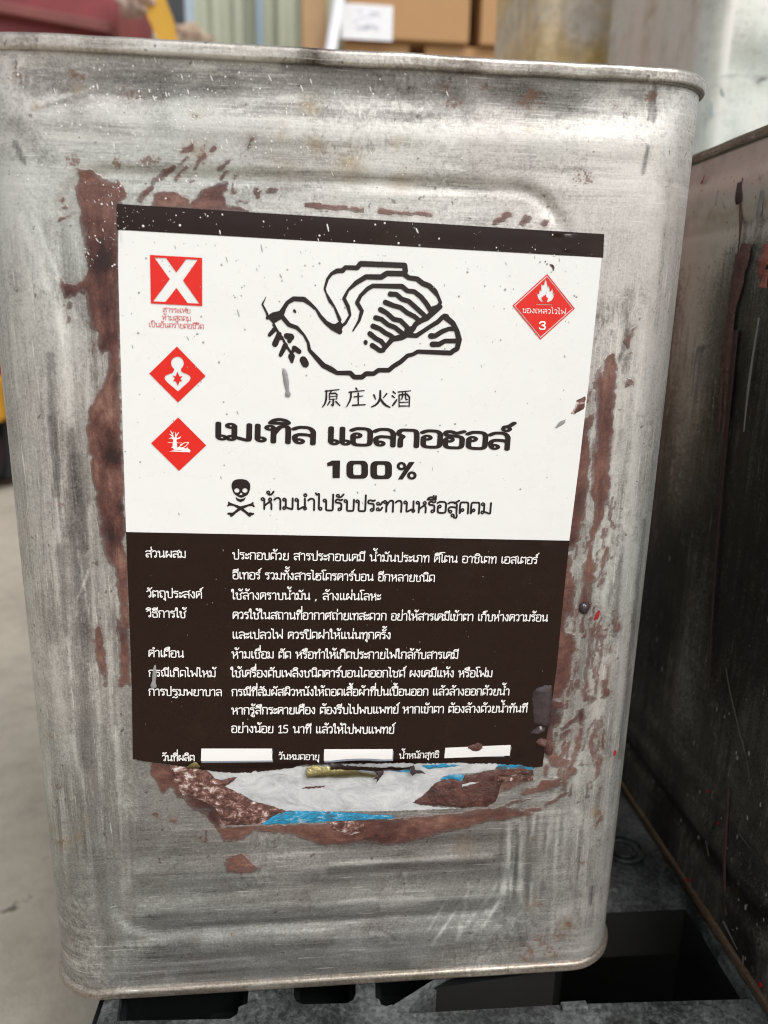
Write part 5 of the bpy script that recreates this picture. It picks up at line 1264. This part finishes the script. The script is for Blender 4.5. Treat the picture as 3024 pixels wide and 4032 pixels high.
# maroon machine cover with a yellow bracket, at the left
mr = empty('maroon_bin', (-.62, 1.75, -.15)); tag(mr, 'faded maroon metal bin with stepped panels at the top left', 'bin')
M['maroon'] = flat('faded_maroon_paint', '87393d', .5, 0, .6, 14); M['maroon2'] = flat('dusty_maroon_paint', '7a4340', .6, 0, .3, 14)
a_ = seg_at(445, 100, 1.62); L2 = Vector(mr.location)
m = MB(); m.bevbox(-1.3 - L2.x, a_.x - L2.x, 1.66 - L2.y, 2.1 - L2.y, 0, 1.3, .01); m.build('shell', M['maroon'], mr)
m = MB(); pt_, pq = seg_at(-200, 30, 1.63), seg_at(445, 95, 1.63)
Mx = Matrix.Translation(Vector((pq.x - L2.x, 1.645 - L2.y, pq.z + .15))) @ Matrix.Rotation(math.radians(7), 4, 'Y')
m.bevbox(-.7, -.004, -.02, .02, -.02, .003, .004, Mx); m.build('ledge', M['maroon2'], mr)
m = MB(); m.bevbox(a_.x - L2.x - .06, a_.x - L2.x + .05, 1.58 - L2.y, 1.655 - L2.y, 0, pq.z + .10, .008); m.build('corner_post', M['maroon2'], mr)
# pale crumpled plastic over its corner
bm = bmesh.new(); bmesh.ops.create_icosphere(bm, subdivisions=4, radius=1)
for v in bm.verts:
    n_ = vnoise(np.array([v.co.x * 3 + v.co.z]), np.array([v.co.y * 3 - v.co.z]), 1.3, 1.3, 5)[0]; v.co *= 1 + .35 * n_; v.co = Vector((v.co.x * .042, v.co.y * .04, v.co.z * .032))
cloth = bpy.data.meshes.new('plastic_wrap'); bm.to_mesh(cloth); bm.free(); cloth.materials.append(flat('cloudy_plastic', 'cbb3ab', .4, 0, .2, 20)); cloth.polygons.foreach_set('use_smooth', [True] * len(cloth.polygons))
p = seg_at(535, 5, 1.62); o = link(bpy.data.objects.new('plastic_wrap', cloth)); o.location = (p.x, 1.60, p.z); tag(o, 'crumpled pinkish clear plastic draped on the corner of the maroon bin', 'wrap')
# yellow bent arm
ya = [seg_at(x, y, 1.60) for x, y in ((560, -120), (600, 0), (632, 70), (660, 160), (690, 260))]
yz = [Vector((ya[-1].x + .01, 1.60, -.15))]
o = empty('yellow_arm', (ya[-1].x, 1.6, -.15)); tag(o, 'yellow painted bent steel arm beside the maroon bin', 'arm'); L3 = Vector(o.location)
m = MB(); P = ya + yz
for i in range(len(P) - 1):
    pass
V = []; F = []
for i, p in enumerate(P):
    hw = [.030, .028, .026, .02, .02, .02][i]
    for sx, sy in ((-1, -1), (1, -1), (1, 1), (-1, 1)): V.append(Vector((p.x + sx * hw, p.y + sy * .012, p.z)) - L3)
for i in range(len(P) - 1):
    for k in range(4): F.append((4 * i + k, 4 * i + 4 + k, 4 * i + 4 + (k + 1) % 4, 4 * i + (k + 1) % 4))
M['yellow'] = flat('yellow_paint', 'c9992f', .45, 0, .25, 14)
mesh('arm', V, F, M['yellow'], o); m = MB(); m.box(-.05, .05, -.04, .04, 0, .015); m.build('foot_plate', M['yellow'], o)
p = seg_at(742, 138, 2.0)
bm = bmesh.new(); bmesh.ops.create_icosphere(bm, subdivisions=3, radius=1)
for v in bm.verts:
    n_ = vnoise(np.array([v.co.x * 3]), np.array([v.co.z * 3]), 1.5, 1.5, 8)[0]; v.co *= 1 + .4 * n_; v.co = Vector((v.co.x * .05, v.co.y * .05, v.co.z * .035))
# rag on a drum
dr = empty('steel_drum', (p.x, 2.05, -.15)); tag(dr, 'grey steel drum standing behind the labelled tin', 'drum')
H_d = p.z + .15 - .03
m = MB(); prof_ = [(.26, 0), (.27, .01), (.262, .02), (.262, H_d * .33), (.272, H_d * .345), (.262, H_d * .36), (.262, H_d * .66), (.272, H_d * .675), (.262, H_d * .69), (.262, H_d - .02), (.27, H_d - .01), (.262, H_d), (.25, H_d - .008), (0.001, H_d - .008)]
V = []; F = []; n = 40
for r_, z_ in prof_:
    for k in range(n): V.append((r_ * .38 * math.cos(2 * math.pi * k / n), r_ * .38 * math.sin(2 * math.pi * k / n), z_))
for i in range(len(prof_) - 1):
    for k in range(n): F.append((i * n + k, i * n + (k + 1) % n, (i + 1) * n + (k + 1) % n, (i + 1) * n + k))
mesh('drum_shell', V, F, flat('grey_drum_paint', '8d8a80', .5, .2), dr, True); m = MB(); m.tube([(.04, .02, H_d - .008), (.04, .02, H_d + .004)], .012, 12); m.build('bung', bpy.data.materials['dark_grey_steel'], dr)
me_ = bpy.data.meshes.new('rag'); bm.to_mesh(me_); bm.free(); me_.materials.append(flat('beige_cloth', 'b9a692', .9)); me_.polygons.foreach_set('use_smooth', [True] * len(me_.polygons))
o = link(bpy.data.objects.new('rag', me_)); o.location = (p.x, 2.05, p.z); tag(o, 'crumpled beige rag lying on the steel drum', 'rag')
# yellow and black machine at the far left
mc = empty('pallet_truck', (-.86, 1.52, -.15)); tag(mc, 'yellow pallet truck with black wheels at the left edge', 'pallet truck')
m = MB(); m.bevbox(-.32, .165, -.03, .05, .165, .265, .012); m.build('chassis', M['yellow'], mc)
M['rubber'] = flat('black_rubber', '1b1d20', .6, 0, .15, 20)
for x in (.055, -.2):
    V = []; F = []; n = 36
    for r_, y_ in ((.0, -.035), (.03, -.035), (.035, -.03), (.085, -.03), (.095, -.02), (.095, .02), (.085, .03), (.0, .03)):
        for k in range(n): V.append((x + r_ * math.cos(2 * math.pi * k / n), y_, .0955 + r_ * math.sin(2 * math.pi * k / n)))
    for i in range(7):
        for k in range(n): F.append((i * n + k, i * n + (k + 1) % n, (i + 1) * n + (k + 1) % n, (i + 1) * n + k))
    mesh('wheel', V, F, M['rubber'], mc, True)
m = MB(); m.bevbox(-.30, .15, .055, .12, .02, .16, .01); m.build('skirt', M['rubber'], mc)
